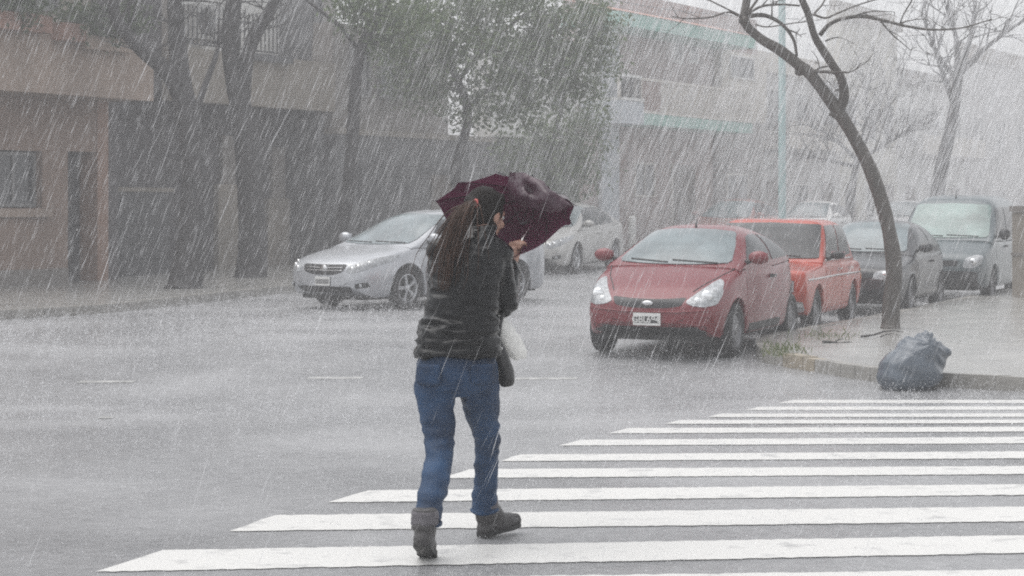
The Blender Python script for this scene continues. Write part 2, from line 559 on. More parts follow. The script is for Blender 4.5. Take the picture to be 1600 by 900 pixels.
def twigs(mb, base, direction, length, r, depth, spread=.6, droop=0.0):
    d = Vector(direction).normalized(); p = Vector(base)
    pts = [p.copy()]; n = 4
    for i in range(n):
        d = (d + Vector((random.gauss(0, .16), random.gauss(0, .16), random.gauss(0, .14) - droop))).normalized()
        p = p + d * length / n
        pts.append(p.copy())
    mb.tube(pts, [r * (1 - .75 * i / n) for i in range(n + 1)], 5 if depth > 0 else 4)
    if depth > 0:
        for i in range(random.randint(2, 3)):
            q = pts[random.randint(1, n)]
            s = Vector((random.gauss(0, 1), random.gauss(0, .8), random.gauss(.2, .8))).normalized()
            twigs(mb, q, (d + s * spread * 1.6), length * random.uniform(.5, .75), r * .5, depth - 1, spread, droop)

# ------------------------------------------------------------------ houses of the street front
class House:
    def __init__(s, name, u0, label, z=0.0):
        s.u0 = u0
        s.root = thing(name, fpt(u0, 0) + Vector((0, 0, z)), R(90) - FA, label, 'house')
        s.z = z
    def box(s, name, u0, u1, ob, of, z0, z1, m, parent=None):
        return MB().box(u0 - s.u0, u1 - s.u0, -of, -ob, z0 - s.z, z1 - s.z).build(name, m, parent or s.root)
    def poly(s, name, pts, ob, of, m, parent=None):
        return MB().prism([(u - s.u0, z - s.z) for u, z in pts], -of, -ob).build(name, m, parent or s.root, False, True)
    def window(s, u0, u1, z0, z1, o, frame=None, pane=None, bars=1, depth=.1, fw=.06):
        w = MB(); a, b = u0 - s.u0, u1 - s.u0; z0 -= s.z; z1 -= s.z
        w.box(a, a + fw, -o - .03, -o + depth, z0, z1).box(b - fw, b, -o - .03, -o + depth, z0, z1)
        w.box(a + fw, b - fw, -o - .028, -o + depth, z1 - fw, z1).box(a + fw, b - fw, -o - .028, -o + depth, z0, z0 + fw)
        for i in range(bars):
            c = a + (b - a) * (i + 1) / (bars + 1)
            w.box(c - fw*.35, c + fw*.35, -o - .02, -o + .04, z0 + fw, z1 - fw)
        f = w.build('window', frame or M['frame'], s.root)
        MB().box(a + fw*.5, b - fw*.5, -o + .012, -o + .03, z0 + fw*.5, z1 - fw*.5).build('pane', pane or M['pane'], f)
        return f

M['pinkwall'] = mat('pink_brown_render', (.235, .165, .13), .75, vary=.16, scale=1.1, bump=.15, bscale=30)
M['pinkband'] = mat('rose_beige_render', (.31, .24, .195), .75, vary=.18, scale=.9, bump=.15, bscale=30)
M['surround'] = mat('orange_door_surround', (.27, .165, .12), .7, vary=.12, scale=3)
M['beige'] = mat('beige_render', (.27, .24, .205), .75, vary=.16, scale=.9, bump=.1, bscale=30)
M['greybeige'] = mat('grey_beige_render', (.22, .20, .185), .75, vary=.2, scale=.8, bump=.1, bscale=30)
M['shade_wall'] = mat('recess_shade_render', (.085, .078, .083), .7, vary=.25, scale=1.2, bump=.15, bscale=25)  # shade of the carport recess put into the wall colour
M['shutter'] = mat('grey_metal_shutter', (.075, .075, .08), .5, vary=.2, scale=2)
M['slate_wall'] = mat('slate_grey_render', (.125, .125, .13), .7, vary=.22, scale=.9, bump=.1)
M['white_wall'] = mat('white_render', (.68, .68, .66), .7, vary=.08, scale=1)
M['frame'] = mat('grey_frame', (.22, .22, .22), .5)
M['white_frame'] = mat('white_frame', (.66, .66, .64), .5)
M['pane'] = mat('house_glass', (.035, .038, .045), .08, vary=.3, scale=1.5, coat=.4)
M['red_door'] = mat('oxide_red_door', (.26, .075, .055), .55, vary=.2, scale=5)
M['wood'] = mat('brown_door', (.12, .095, .08), .55, vary=.25, scale=5, stretch=(8, 8, 1))
M['dark_door'] = mat('charcoal_door', (.045, .045, .052), .5, vary=.2, scale=4)
M['iron'] = mat('iron_railing', (.07, .07, .075), .5)
M['brick'] = mat('red_brown_brick_haze_paled', (.33, .255, .235), .75, vary=.3, scale=5, bump=.3, bscale=18)  # brick colour lightened to carry part of the haze
M['mint'] = mat('mint_green_paint', (.27, .50, .43), .6, vary=.12, scale=2)
M['tile'] = mat('salmon_roof_tile', (.50, .27, .21), .7, vary=.2, scale=4)
M['pale_rail'] = mat('cream_railing', (.60, .56, .50), .6, vary=.1)
M['pale_blue'] = mat('pale_blue_render', (.52, .56, .60), .7, vary=.1)
M['ac'] = mat('ac_casing', (.42, .42, .41), .5)
M['grille_dark'] = mat('fan_grille', (.08, .08, .08), .6)
M['planter'] = mat('terracotta_planter', (.26, .15, .115), .75, vary=.2, scale=3)

# --- pink house at the corner
h = House('corner_house', -10.0, 'pink-brown rendered house with jutting balcony, dark window and tall narrow doorway', .1)
ud0, ud1 = fu(106), fu(151); uw0, uw1 = fu(-6), fu(66); ue = fu(168)
zt = 3.6
zw0, zw1 = fz(30, 325), fz(30, 235); zd = fz(128, 237)
h.box('wall', -10, uw0, -.45, 0, .1, zt, M['pinkwall'])
h.box('wall', uw0, uw1, -.45, 0, .1, zw0, M['pinkwall'])
h.box('wall', uw0, uw1, -.45, 0, zw1, zt, M['pinkwall'])
h.box('wall', uw1, ud0, -.45, 0, .1, zt, M['pinkwall'])
h.box('wall', ud0, ud1, -.45, 0, zd, zt, M['pinkwall'])
h.box('door_surround', ud1, ue, -.45, .02, .1, zt, M['surround'])
h.box('plinth', -10, ud0 - .02, 0, .035, .1, .42, M['greybeige'])
h.box('back_wall', -10, ue, -.8, -.455, .1, zt, M['shade_wall'])
h.window(uw0 + .02, uw1 - .02, zw0 + .02, zw1 - .02, -.16, bars=1)
h.box('window_sill', uw0 - .15, uw1 + .15, 0, .12, zw0 - .16, zw0 - .02, M['pinkband'])
d = h.box('door', ud0 + .01, ud0 + (ud1 - ud0) * .96, -.44, -.38, .13, zd - .04, M['dark_door'])
MB().box(ud0 - h.u0 + .12, ud1 - h.u0 - .2, .375 - .012, .378, 1.2, 2.1).build('door_panel', M['shutter'], d)
MB().box(ud0 - h.u0 + .12, ud1 - h.u0 - .2, .375 - .012, .378, .3, 1.0).build('door_panel', M['shutter'], d)
MB().ball((ud1 - h.u0 - .14, .36, 1.0), .035).build('door_handle', M['chrome'], d, True)
o1 = 1.0
h.poly('balcony_front', [(-10, 3.49), (fu(240, o1), 3.49), (fu(240, o1), fz(240, 100, o1)), (fu(214, o1), fz(214, 82, o1)),
                         (fu(135, o1), fz(135, 78, o1)), (fu(135, o1), fz(135, 54, o1)), (-10, fz(0, 42, o1))], .78, o1, M['pinkband'])
h.box('balcony_floor', -10, fu(240, o1) - .02, -.4, .779, 3.5, 3.66, M['pinkband'])
h.box('balcony_end', fu(240, o1) - .2, fu(240, o1) - .012, -.4, .779, 3.662, fz(240, 104, o1), M['pinkband'])
zl1 = fz(60, 50, 1.3); zl2 = fz(180, 80, 1.25)
h.box('planter_box', -10, fu(82, 1.3), 1.002, 1.3, zl1, zl1 + .30, M['planter'])
h.box('planter_box', fu(100, 1.3), fu(135, 1.3), 1.002, 1.3, zl1 - .08, zl1 + .22, M['planter'])
h.box('planter_box', fu(136, 1.25), fu(213, 1.25), 1.002, 1.25, zl2, zl2 + .24, M['pinkband'])
h.box('upper_wall', -10, fu(172, -.4), -.8, -.402, 3.67, 8.4, M['beige'])
h.window(fu(20, -.4), fu(90, -.4), 5.1, 6.9, -.38, bars=1)
def plant_on(h, name, px0, px1, o, z, hh, n, label, cat='plant'):
    a, b = fpt(fu(px0, o), o), fpt(fu(px1, o), o)
    c = a.lerp(b, .5); r = thing(name, (c.x, c.y, z), R(90) - FA, label, cat, 'plants in the balcony planters')
    L = (b - a).length
    blobs = [(random.uniform(-L/2, L/2), random.uniform(-.1, .1), hh * random.uniform(.25, .7), .28, .2, hh * .45) for _ in range(max(3, int(L * 3)))]
    link('foliage', leaf_mesh('foliage', clump_points(blobs, n), .05), M['leaf2'], r)
    mb = MB()
    for i in range(8):
        x = random.uniform(-L/2, L/2)
        mb.tube([(x, 0, -.05), (x + random.uniform(-.05, .05), 0, hh * .4), (x + random.uniform(-.1, .1), random.uniform(-.08, .08), hh * .8)], [.012, .008, .004], 5)
    mb.build('stem', M['bark'], r)
plant_on(h, 'planter_shrub', -30, 78, 1.16, zl1 + .26, .6, 1300, 'dense green shrub in the long balcony planter at the frame edge')
plant_on(h, 'planter_shrub', 104, 133, 1.16, zl1 + .18, .5, 900, 'small dark shrub in the short terracotta balcony planter')
plant_on(h, 'planter_shrub', 140, 210, 1.12, zl2 + .2, .62, 1500, 'bushy green shrub in the lower balcony planter beside the forked tree')

# --- carport house with railing
u0, u1 = ue + .01, fu(524)
h = House('carport_house', u0, 'beige fronted house with dark carport below and iron railing above', .1)
RB = -1.1
zf0, zf1 = 3.62, 4.68
h.box('fascia', fu(272), u1, -.3, 0, zf0, zf1, M['beige'])
h.box('shade_panel', u0, fu(272) - .004, -.6, -.302, zf0 + .402, 8.0, M['shade_wall'])  # dark panel added to stand for the shaded gap beside the balcony
h.box('carport_ceiling', u0, u1, -2.6, -.302, zf0 + .2, zf0 + .4, M['shade_wall'])
h.box('back_wall', u0, u1, RB - .3, RB, .1, zf0 + .198, M['shade_wall'])
h.box('side_wall', u1 - .25, u1, RB + .002, -.302, .1, zf0 + .198, M['slate_wall'])
g = h.box('garage_door', fu(182, RB), fu(262, RB), RB + .002, RB + .05, .12, fz(220, 300, RB), M['shutter'])
for i in range(5):
    za = .12 + i * (fz(220, 300, RB) - .14) / 5
    MB().box(fu(182, RB) - u0 + .06, fu(262, RB) - u0 - .06, -RB - .075, -RB - .052, za + .04 - .1, za + (fz(220, 300, RB) - .14) / 5 - .02 - .1).build('door_panel', M['shutter'], g)
h.box('lintel', fu(176, RB), fu(268, RB), RB + .002, RB + .09, fz(220, 300, RB) + .004, fz(220, 293, RB), M['beige'])
h.box('wall_panel', fu(334, RB), fu(372, RB), RB + .002, RB + .12, .12, fz(350, 288, RB), M['beige'])
h.box('wall_panel', fu(342, RB), fu(362, RB), RB + .002, RB + .10, fz(350, 288, RB) + .004, fz(350, 212, RB), M['greybeige'])
h.box('wall_panel', fu(412, RB), fu(446, RB), RB + .002, RB + .12, .12, fz(430, 310, RB), M['beige'])
h.box('wall_panel', fu(420, RB), fu(440, RB), RB + .002, RB + .10, fz(430, 310, RB) + .004, fz(430, 230, RB), M['greybeige'])
dd = h.box('door', fu(450, RB), fu(486, RB), RB + .002, RB + .06, .12, fz(470, 285, RB), M['red_door'])
MB().ball((fu(480, RB) - u0, -RB - .09, 1.0), .04).build('door_handle', M['chrome'], dd, True)
h.box('column', u0, u0 + .3, -.299, 0, .1, zf0, M['shade_wall'])
h.box('terrace_kerb', fu(385, 0), fu(450, 0), 0.002, .14, zf1 - .12, zf1 + .03, M['slate_wall'])
ur0, ur1 = fu(262, -.1), fu(436, -.1)
zr0, zr1 = zf1 + .10, zf1 + .86
rl = h.box('railing', ur0, ur1, -.115, -.085, zr0 - .02, zr0 + .012, M['iron'])
MB().box(ur0 - u0, ur1 - u0, .085, .115, zr1 - .22 - .1, zr1 - .19 - .1).build('top_rail', M['iron'], rl)
nb = 26
bar_me = MB().box(-.011, .011, -.011, .011, 0, zr1 - zr0).mesh('bar'); bar_me.materials.append(M['iron'])
for i in range(nb):
    b = bpy.data.objects.new('bar', bar_me); COL.objects.link(b); b.parent = rl
    b.location = (ur0 - u0 + (ur1 - ur0) * (i + .5) / nb, .10, zr0 - .1)
h.box('terrace_floor', u0, u1, -2.6, -.302, zf1 - .3, zf1 - .05, M['beige'])
UB = -1.9
h.box('upper_wall', u0, fu(262, UB), -2.6, UB, zf1, 8.4, M['greybeige'])
h.box('upper_wall', fu(262, UB) + .004, fu(436, UB), -2.6, UB, zf1, 8.4, M['white_wall'])
h.box('upper_wall', fu(436, UB) + .004, u1 + 3.0, -2.6, UB - .1, zf1, 8.4, M['greybeige'])
h.box('upper_pier', fu(436, UB), fu(470, UB), UB + .002, UB + .3, zf1 - .04, 8.4, M['slate_wall'])
h.window(fu(480, UB), fu(508, UB), 5.4, 7.0, UB - .06, bars=1)
c = fpt(fu(318, -1.6), -1.6)
ac = thing('air_conditioner', (c.x, c.y, fz(318, 62, -1.6)), R(90) - FA, 'grey air conditioner on the white wall behind the railing', 'air conditioner')
zz = .72
MB().box(-.48, .48, -.16, .14, 0, zz).build('casing', M['ac'], ac)
MB().lathe_y([(.0, -.18), (.27, -.18), (.29, -.165), (.29, -.161)], 20).build('fan', M['grille_dark'], ac, True)
for o in ac.children:
    if o.name.startswith('fan'): o.location = (-.1, 0, zz / 2)
for bx in (-.45, .39): MB().box(bx, bx + .06, -.1, .3, -.06, -.002).build('bracket', M['iron'], ac)

# --- slate wall house
u0, u1 = fu(524) + .01, fu(772)
h = House('slate_house', u0, 'low slate-grey walled house with pale ledge behind the leafy tree', .1)
h.box('wall', u0, u1, -.4, 0, .1, 3.14, M['slate_wall'])
h.box('ledge', u0 - .0, u1, -.4, .09, 3.144, 3.27, M['beige'])
h.box('upper_wall', u0, fu(700, -.1), -.6, -.1, 3.274, 5.6, M['greybeige'])
h.box('upper_wall', fu(700, -.1) + .004, u1, -2.6, -2.1, 3.274, 5.0, M['white_wall'])
h.box('roof_terrace', u0, u1, -2.1, -.61, 3.0, 3.12, M['beige'])
sh = h.box('garage_shutter', fu(560), fu(640), .002, .04, .14, 2.5, M['shutter'])
for i in range(9):
    MB().box(fu(560) - u0 + .03, fu(640) - u0 - .03, -.062, -.042, .06 + i * .26, .06 + i * .26 + .22).build('slat', M['shutter'], sh)
h.box('door', fu(672), fu(704), .002, .05, .12, 2.3, M['wood'])
h.window(fu(716), fu(752), 1.3, 2.4, -.0 + .05, bars=1)
h.window(fu(590, -.1), fu(640, -.1), 4.0, 5.2, -.04, bars=1)
h.window(fu(545, -.1), fu(575, -.1), 4.0, 5.2, -.04, bars=1)
# --- white house behind the tree
u0, u1 = fu(772) + .01, fu(905)
h = House('white_house', u0, 'white house mostly hidden behind the leafy tree', .1)
h.box('wall', u0, u1, -.4, 0, .1, 3.3, M['slate_wall'])
h.box('upper_wall', u0, u1, -.6, -.1, 3.304, 6.0, M['white_wall'])
h.box('ledge', u0, u1, -.09, .3, 3.302, 3.42, M['white_wall'])
h.window(fu(800), fu(840), 1.0, 2.3, .02, bars=1)
h.window(fu(860), fu(890), .9, 2.4, .02, bars=0)
h.window(fu(800, -.1), fu(830, -.1), 4.1, 5.4, -.06, frame=M['white_frame'])
h.window(fu(860, -.1), fu(885, -.1), 4.1, 5.4, -.06, frame=M['white_frame'])

# --- mint balcony house
u0, u1 = fu(905) + .01, fu(1184)
OB = 1.15
h = House('mint_balcony_house', u0, 'two-storey brick house with mint-green balcony and roof edges', .1)
uc0, uc1 = fu(940, .12), fu(967, .12)
h.box('wall', u0, u1, -.5, 0, .1, 3.95, M['brick'])
h.box('wall', u0, u1, -.5, -.02, 4.26, 7.6, M['brick'])
h.box('floor_band', u0, u1, -.5, .03, 3.954, 4.256, M['greybeige'])
h.box('pilaster', uc0, uc1, .032, .14, .1, 7.4, M['pale_blue'])
h.box('pilaster', fu(905, .1), fu(938, .1), .032, .10, 4.3, 7.4, M['white_wall'])
zs0, zs1 = fz(1000, 194, OB), fz(1000, 176, OB)
um0, um1 = fu(1000, OB), fu(1176, OB)
h.box('balcony_slab', um0, um1, .034, OB, zs0, zs1, M['mint'])
h.box('balcony_edge', um0, um1, .034, OB + .03, zs1 + .002, zs1 + .07, M['pale_rail'])
h.box('balcony_slab', u0, um0 - .004, .034, OB + .12, zs0 - .02, zs1 + .28, M['pale_blue'])
h.box('balcony_edge', u0, um0 - .004, .034, OB + .16, zs1 + .284, zs1 + .36, M['white_wall'])
zr = fz(1000, 122, OB)
tr = h.box('balcony_rail', um0, um1, OB - .1, OB - .03, zr - .04, zr + .03, M['pale_rail'])
n = 30
bm_ = MB().box(-.035, .035, -.012, .012, 0, zr - .05 - zs1 - .072).mesh('slat'); bm_.materials.append(M['pale_rail'])
bm2 = MB().box(-.035, .035, -.012, .012, 0, zr - .05 - zs1 - .072).mesh('slat'); bm2.materials.append(M['planter'])
for i in range(n * 2):
    b = bpy.data.objects.new('slat', bm2 if i < 11 else bm_); COL.objects.link(b); b.parent = tr
    b.location = (um0 - u0 + (um1 - um0) * (i + .5) / (n * 2), -(OB - .065), zs1 + .072 - .1)
tr2 = h.box('balcony_rail', u0, um0 - .02, OB, OB + .07, zr - .02, zr + .05, M['white_wall'])
h2 = zr - .022 - zs1 - .364
bm3 = MB().box(-.105, .105, -.015, .015, 0, h2).mesh('slat'); bm3.materials.append(M['pale_rail'])
for i in range(20):
    b = bpy.data.objects.new('slat', bm3); COL.objects.link(b); b.parent = tr2
    b.location = ((um0 - .02 - u0) * (i + .5) / 20, -(OB + .035), zs1 + .364 - .1)
ze0, ze1 = fz(1000, 45, OB), fz(1000, 24, OB)
h.box('roof_edge', fu(962, OB), um1, -.5, OB + .1, ze0, ze1, M['mint'])
rf = MB()
a0, a1 = fu(962, OB) - u0, um1 - u0
rf.prism([(-(OB + .15), ze1 + .004 - .1), (3.0, ze1 + 1.1 - .1), (3.0, ze1 + .95 - .1), (-(OB + .15) + .1, ze1 + .002 - .1)], a0, a1)
rf.v = [(y, x, z) for x, y, z in rf.v]
rf.build('roof', M['tile'], h.root, False, True)
for (a, b) in ((1052, 1067), (1077, 1091)):
    h.window(fu(a), fu(b), fz(a, 98), fz(a, 62), .0, frame=M['white_frame'], bars=0, fw=.1)
h.box('side_bay', fu(1128, .3), u1, 0.032, .3, 4.26, ze0 - .004, M['pale_rail'])
h.window(fu(1140, .3), fu(1177, .3), fz(1158, 124, .3), fz(1158, 88, .3), .32, frame=M['white_frame'], bars=0)
h.box('corner_pier', fu(1120, .12), u1, .002, .12, .1, 3.95, M['greybeige'])
h.window(fu(990), fu(1022), fz(1006, 308), fz(1006, 254), .02, frame=M['pale_rail'], bars=1)
h.window(fu(1134, .12), fu(1168, .12), 1.2, 2.6, .14, frame=M['pale_rail'], bars=1)
h.box('door', fu(1048), fu(1085), .002, .04, .12, fz(1060, 258), M['wood'])
h.box('door_post', fu(1046), fu(1048) - .004, .002, .09, .12, fz(1060, 256), M['pale_rail'])

# --- the far houses, wall colours lightened so they merge into the haze
M['pale_far'] = mat('grey_render_haze_paled', (.50, .49, .48), .7, vary=.1, scale=.8)
M['cream_far'] = mat('cream_render_haze_paled', (.56, .54, .48), .7, vary=.1, scale=.8)
def far_house(px0, px1, hgt, m, label, floors, cols, m2, balcony=False):
    a, b = fu(px0) + .01, fu(px1)
    h = House('far_house', a, label, .1)
    h.root['group'] = 'houses at the far end of the street'
    h.box('wall', a, b, -.5, 0, .1, hgt, m)
    h.box('cornice', a, b, .002, .22, hgt - .35, hgt - .1, m2)
    h.box('parapet', a, b, -.4, -.1, hgt + .002, hgt + .35, m2)
    w = (b - a) / cols
    for f in range(floors):
        z = .9 + f * 3.1
        for c in range(cols):
            x = a + w * (c + .5)
            if f == 0 and c % 2 == 0:
                h.box('door', x - .5, x + .5, .002, .05, .12, 2.4, M['wood'])
            else:
                h.window(x - w * .24, x + w * .24, z, z + 1.45, .02, frame=M['white_frame'], bars=1)
        if f > 0 and balcony:
            h.box('balcony_slab', a + .4, b - .4, .002, 1.0, z - .55, z - .4, m2)
            h.box('balcony_front', a + .4, b - .4, .9, .97, z - .396, z + .35, M['pale_rail'])
    return h
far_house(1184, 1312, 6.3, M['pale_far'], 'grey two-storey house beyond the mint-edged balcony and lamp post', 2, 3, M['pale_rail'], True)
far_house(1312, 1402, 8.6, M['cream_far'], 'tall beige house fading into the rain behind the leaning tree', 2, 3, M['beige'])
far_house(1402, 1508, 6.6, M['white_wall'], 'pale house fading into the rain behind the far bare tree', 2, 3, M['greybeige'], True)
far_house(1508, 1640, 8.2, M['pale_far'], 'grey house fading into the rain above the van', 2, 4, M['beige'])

# ------------------------------------------------------------------ trees
def rel(root, p): return Vector(p) - Vector(root.location)

def px_limb(mb, root, d, pts, r0, r1, dd=0.0, seg=9, flare=0.0):
    n = len(pts)
    return add_limb(mb, [rel(root, P(x, y, d + dd * i / max(1, n - 1))) for i, (x, y) in enumerate(pts)], r0, r1, seg, flare=flare)

def tree_root(px, py, lift, label, group=None, name='tree', o=None):
    p = on_ground(px, py, lift)
    if o is not None:                       # o metres out from the house fronts
        p = fpt(fu(px, o), o); p.z = ground(p.x, p.y) + lift
    return thing(name, p - Vector((0, 0, .05)), 0, label, 'tree', group), p.y

# bare leaning tree on the corner pavement
t, d = tree_root(1391, 513, KH, 'bare leaning tree with forked trunk on the corner pavement beside the cars', name='bare_tree')
mb = MB()
px_limb(mb, t, d, [(1391, 518), (1392, 500), (1393, 470), (1397, 420), (1390, 365), (1376, 310), (1357, 258), (1333, 212), (1306, 169), (1268, 118), (1250, 103), (1218, 78), (1188, 60), (1164, 35), (1166, 5), (1174, -40)], .108, .05, .5, 14, .35)
for (x, y, r, k) in ((1364, 258, .045, .3), (1252, 106, .085, .35), (1249, 113, .06, .35), (1163, 32, .075, .4), (1397, 368, .04, .1), (1310, 182, .06, .3), (1240, 96, .06, .35), (1283, 140, .05, .3)):
    mb.ball(rel(t, P(x, y, d + k)), (r, r * .8, r * .8), 10)
px_limb(mb, t, d + .28, [(1302, 184), (1316, 162), (1319, 145), (1314, 122), (1302, 103), (1281, 71), (1272, 54), (1262, 20), (1253, -2), (1246, -40)], .066, .038, -.3, 10)
mb.build('trunk', M['bark'], t, True)
br = MB()
def branch(dd, pts, r0, r1, tw=3):
    c = px_limb(br, t, d + dd, pts, r0, r1, random.uniform(-.4, .4), 6)
    for _ in range(tw):
        i = random.randint(len(c) // 3, len(c) - 1)
        dr = (c[i] - c[max(0, i - 2)]).normalized() + Vector((random.gauss(0, .5), random.gauss(0, .4), random.gauss(.3, .5)))
        twigs(br, c[i], dr, random.uniform(.25, .6), r1 * .8, 1)
branch(.4, [(1170, 25), (1195, 24), (1222, 38), (1240, 62), (1245, 88)], .03, .018, 2)
branch(.4, [(1168, 22), (1190, 10), (1220, 7), (1250, 9)], .02, .012, 3)
branch(.4, [(1281, 55), (1296, 38), (1320, 28), (1350, 26), (1380, 32), (1412, 40)], .03, .018, 3)
branch(.4, [(1412, 40), (1450, 46), (1500, 44), (1550, 30)], .018, .007, 4)
branch(.3, [(1272, 112), (1290, 112), (1304, 114)], .022, .02, 1)
branch(.3, [(1274, 110), (1285, 105), (1298, 103)], .014, .012, 1)
branch(.3, [(1160, 28), (1138, 19), (1110, 27), (1075, 29), (1050, 26)], .016, .007, 3)
branch(.3, [(1160, 26), (1140, 16), (1120, 6), (1095, -6)], .014, .007, 2)
branch(.3, [(1270, 22), (1290, 28), (1310, 20), (1340, 8), (1380, -4)], .016, .008, 3)
branch(.3, [(1268, 25), (1284, 8), (1296, -15)], .016, .008, 3)
branch(.3, [(1290, 64), (1300, 60), (1310, 58)], .014, .006, 1)
branch(.2, [(1405, 40), (1412, 22), (1424, 2), (1430, -14)], .012, .006, 2)
branch(.3, [(1310, 140), (1303, 143)], .014, .006, 1)
branch(.2, [(1180, 38), (1200, 42), (1240, 36), (1262, 34)], .011, .006, 3)
branch(.2, [(1170, 18), (1184, -2), (1190, -20)], .018, .010, 2)
br.build('branches', M['bark'], t, True)

# forked dark trees on the far pavement
t, d = tree_root(291, 450, KH, 'dark forked tree with bare limbs before the carport, thickest of its row', 'street trees on the far pavement', 'forked_tree')
mb = MB()
px_limb(mb, t, d, [(288, 456), (291, 435), (297, 400), (303, 340), (305, 280), (300, 215), (289, 160), (281, 118), (278, 75), (275, 35), (272, -10), (272, -60)], .31, .11, .5, 14, .3)
mb.build('trunk', M['bark_dark'], t, True)
mb = MB()
px_limb(mb, t, d + .3, [(294, 180), (275, 132), (255, 105), (225, 80), (200, 55), (182, 30), (176, 0), (172, -40)], .17, .09, -.5, 9)
px_limb(mb, t, d + .2, [(298, 200), (318, 140), (338, 85), (345, 40)], .07, .03, .5, 7)
px_limb(mb, t, d + .2, [(183, 40), (195, 20), (212, -10)], .035, .02, .3, 6)
mb.build('limb', M['bark_dark'], t, True)
tw = MB()
for (x, y) in ((200, 55), (185, 30), (225, 80), (275, 40), (272, 0), (340, 70)):
    for _ in range(4): twigs(tw, rel(t, P(x, y, d + .2)), (random.gauss(0, 1), random.gauss(0, .6), random.uniform(.1, 1)), .8, .022, 2)
tw.build('twigs', M['bark_dark'], t, True)

t, d = tree_root(393, 432, KH, 'dark forked tree with twin limbs before the iron railing', 'street trees on the far pavement', 'forked_tree', 1.6)
mb = MB()
px_limb(mb, t, d, [(392, 437), (393, 415), (395, 380), (392, 320), (388, 260), (382, 205), (375, 160), (368, 125), (361, 85), (360, 40), (366, 0), (374, -40)], .31, .14, .3, 14, .3)
mb.build('trunk', M['bark_dark'], t, True)
mb = MB()
px_limb(mb, t, d + .2, [(378, 170), (382, 120), (388, 80), (402, 48), (420, 20), (436, -10), (455, -50)], .16, .10, -.4, 9)
mb.build('limb', M['bark_dark'], t, True)
tw = MB()
for (x, y) in ((362, 60), (366, 5), (420, 20), (402, 48)):
    for _ in range(3): twigs(tw, rel(t, P(x, y, d + .2)), (random.gauss(0, 1), random.gauss(0, .6), random.uniform(.1, 1)), .7, .02, 2)
tw.build('twigs', M['bark_dark'], t, True)

# slender tree
t, d = tree_root(530, 412, KH, 'slender dark tree with one long thin trunk behind the silver car', 'street trees on the far pavement', 'slender_tree', 1.9)
mb = MB()
px_limb(mb, t, d, [(528, 415), (535, 350), (545, 290), (550, 230), (553, 170), (558, 110), (566, 72), (585, 35), (602, 0), (618, -40)], .15, .10, .3, 10)
px_limb(mb, t, d + .2, [(557, 75), (535, 45), (505, 20), (480, 0), (455, -25)], .05, .03, .2, 7)
px_limb(mb, t, d + .2, [(562, 72), (590, 66), (618, 56)], .04, .015, .2, 7)
mb.build('trunk', M['bark_dark'], t, True)
blobs = []
for (x, y, rx, rz) in ((590, 20, 45, 30), (560, 20, 40, 30), (640, 30, 50, 40), (610, 60, 40, 25), (540, 5, 30, 20)):
    p = rel(t, P(x, y, d + .2)); blobs.append((p.x, p.y, p.z, rx / 75, rx / 75, rz / 75))
link('crown', leaf_mesh('crown', clump_points(blobs, 850), .058), M['leaf'], t)

# leafy tree
t, d = tree_root(716, 402, KH, 'broad leafy green tree with crooked trunk behind the umbrella', 'street trees on the far pavement', 'leafy_tree', 2.2)
mb = MB()
px_limb(mb, t, d, [(712, 405), (715, 340), (713, 290), (712, 262), (722, 225), (731, 185), (725, 150), (712, 120), (705, 90), (700, 50), (702, 10)], .13, .07, .4, 10)
px_limb(mb, t, d + .2, [(714, 130), (740, 95), (775, 60), (810, 30), (850, 5)], .06, .03, .6, 7)
px_limb(mb, t, d + .2, [(708, 110), (680, 85), (655, 60), (640, 20)], .05, .02, -.3, 7)
px_limb(mb, t, d + .2, [(729, 170), (765, 140), (810, 130), (860, 110), (895, 95)], .05, .02, .8, 7)
px_limb(mb, t, d + .2, [(722, 145), (690, 135), (650, 130)], .035, .015, -.3, 6)
mb.build('trunk', M['bark_dark'], t, True)
blobs = []
for (x, y, rx, rz, dd) in ((700, 40, 85, 45, 0), (800, 40, 85, 45, .3), (880, 60, 65, 50, .5), (760, 90, 70, 40, -.4), (650, 60, 55, 40, .2), (840, 100, 70, 40, .2),
                          (905, 110, 40, 40, .6), (680, 115, 50, 22, .2), (640, 140, 45, 18, 0), (700, 158, 50, 20, .4), (780, 145, 55, 26, 0), (860, 150, 45, 26, .3),
                          (690, 5, 70, 30, -.3), (780, -10, 80, 30, .2), (880, 10, 70, 35, 0), (930, 30, 25, 30, .4), (930, 150, 18, 18, .4), (950, 70, 18, 22, .3), (955, 110, 14, 12, .5), (940, 190, 10, 10, .4), (965, 40, 12, 12, .4), (745, 185, 45, 14, .2), (820, 180, 45, 20, .1), (620, 100, 30, 20, 0)):
    p = rel(t, P(x, y, d + dd)); k = F / d
    blobs.append((p.x, p.y, p.z, rx / k, rx / k * .9, rz / k))
link('crown', leaf_mesh('crown', clump_points(blobs, 850), .058), M['leaf'], t)

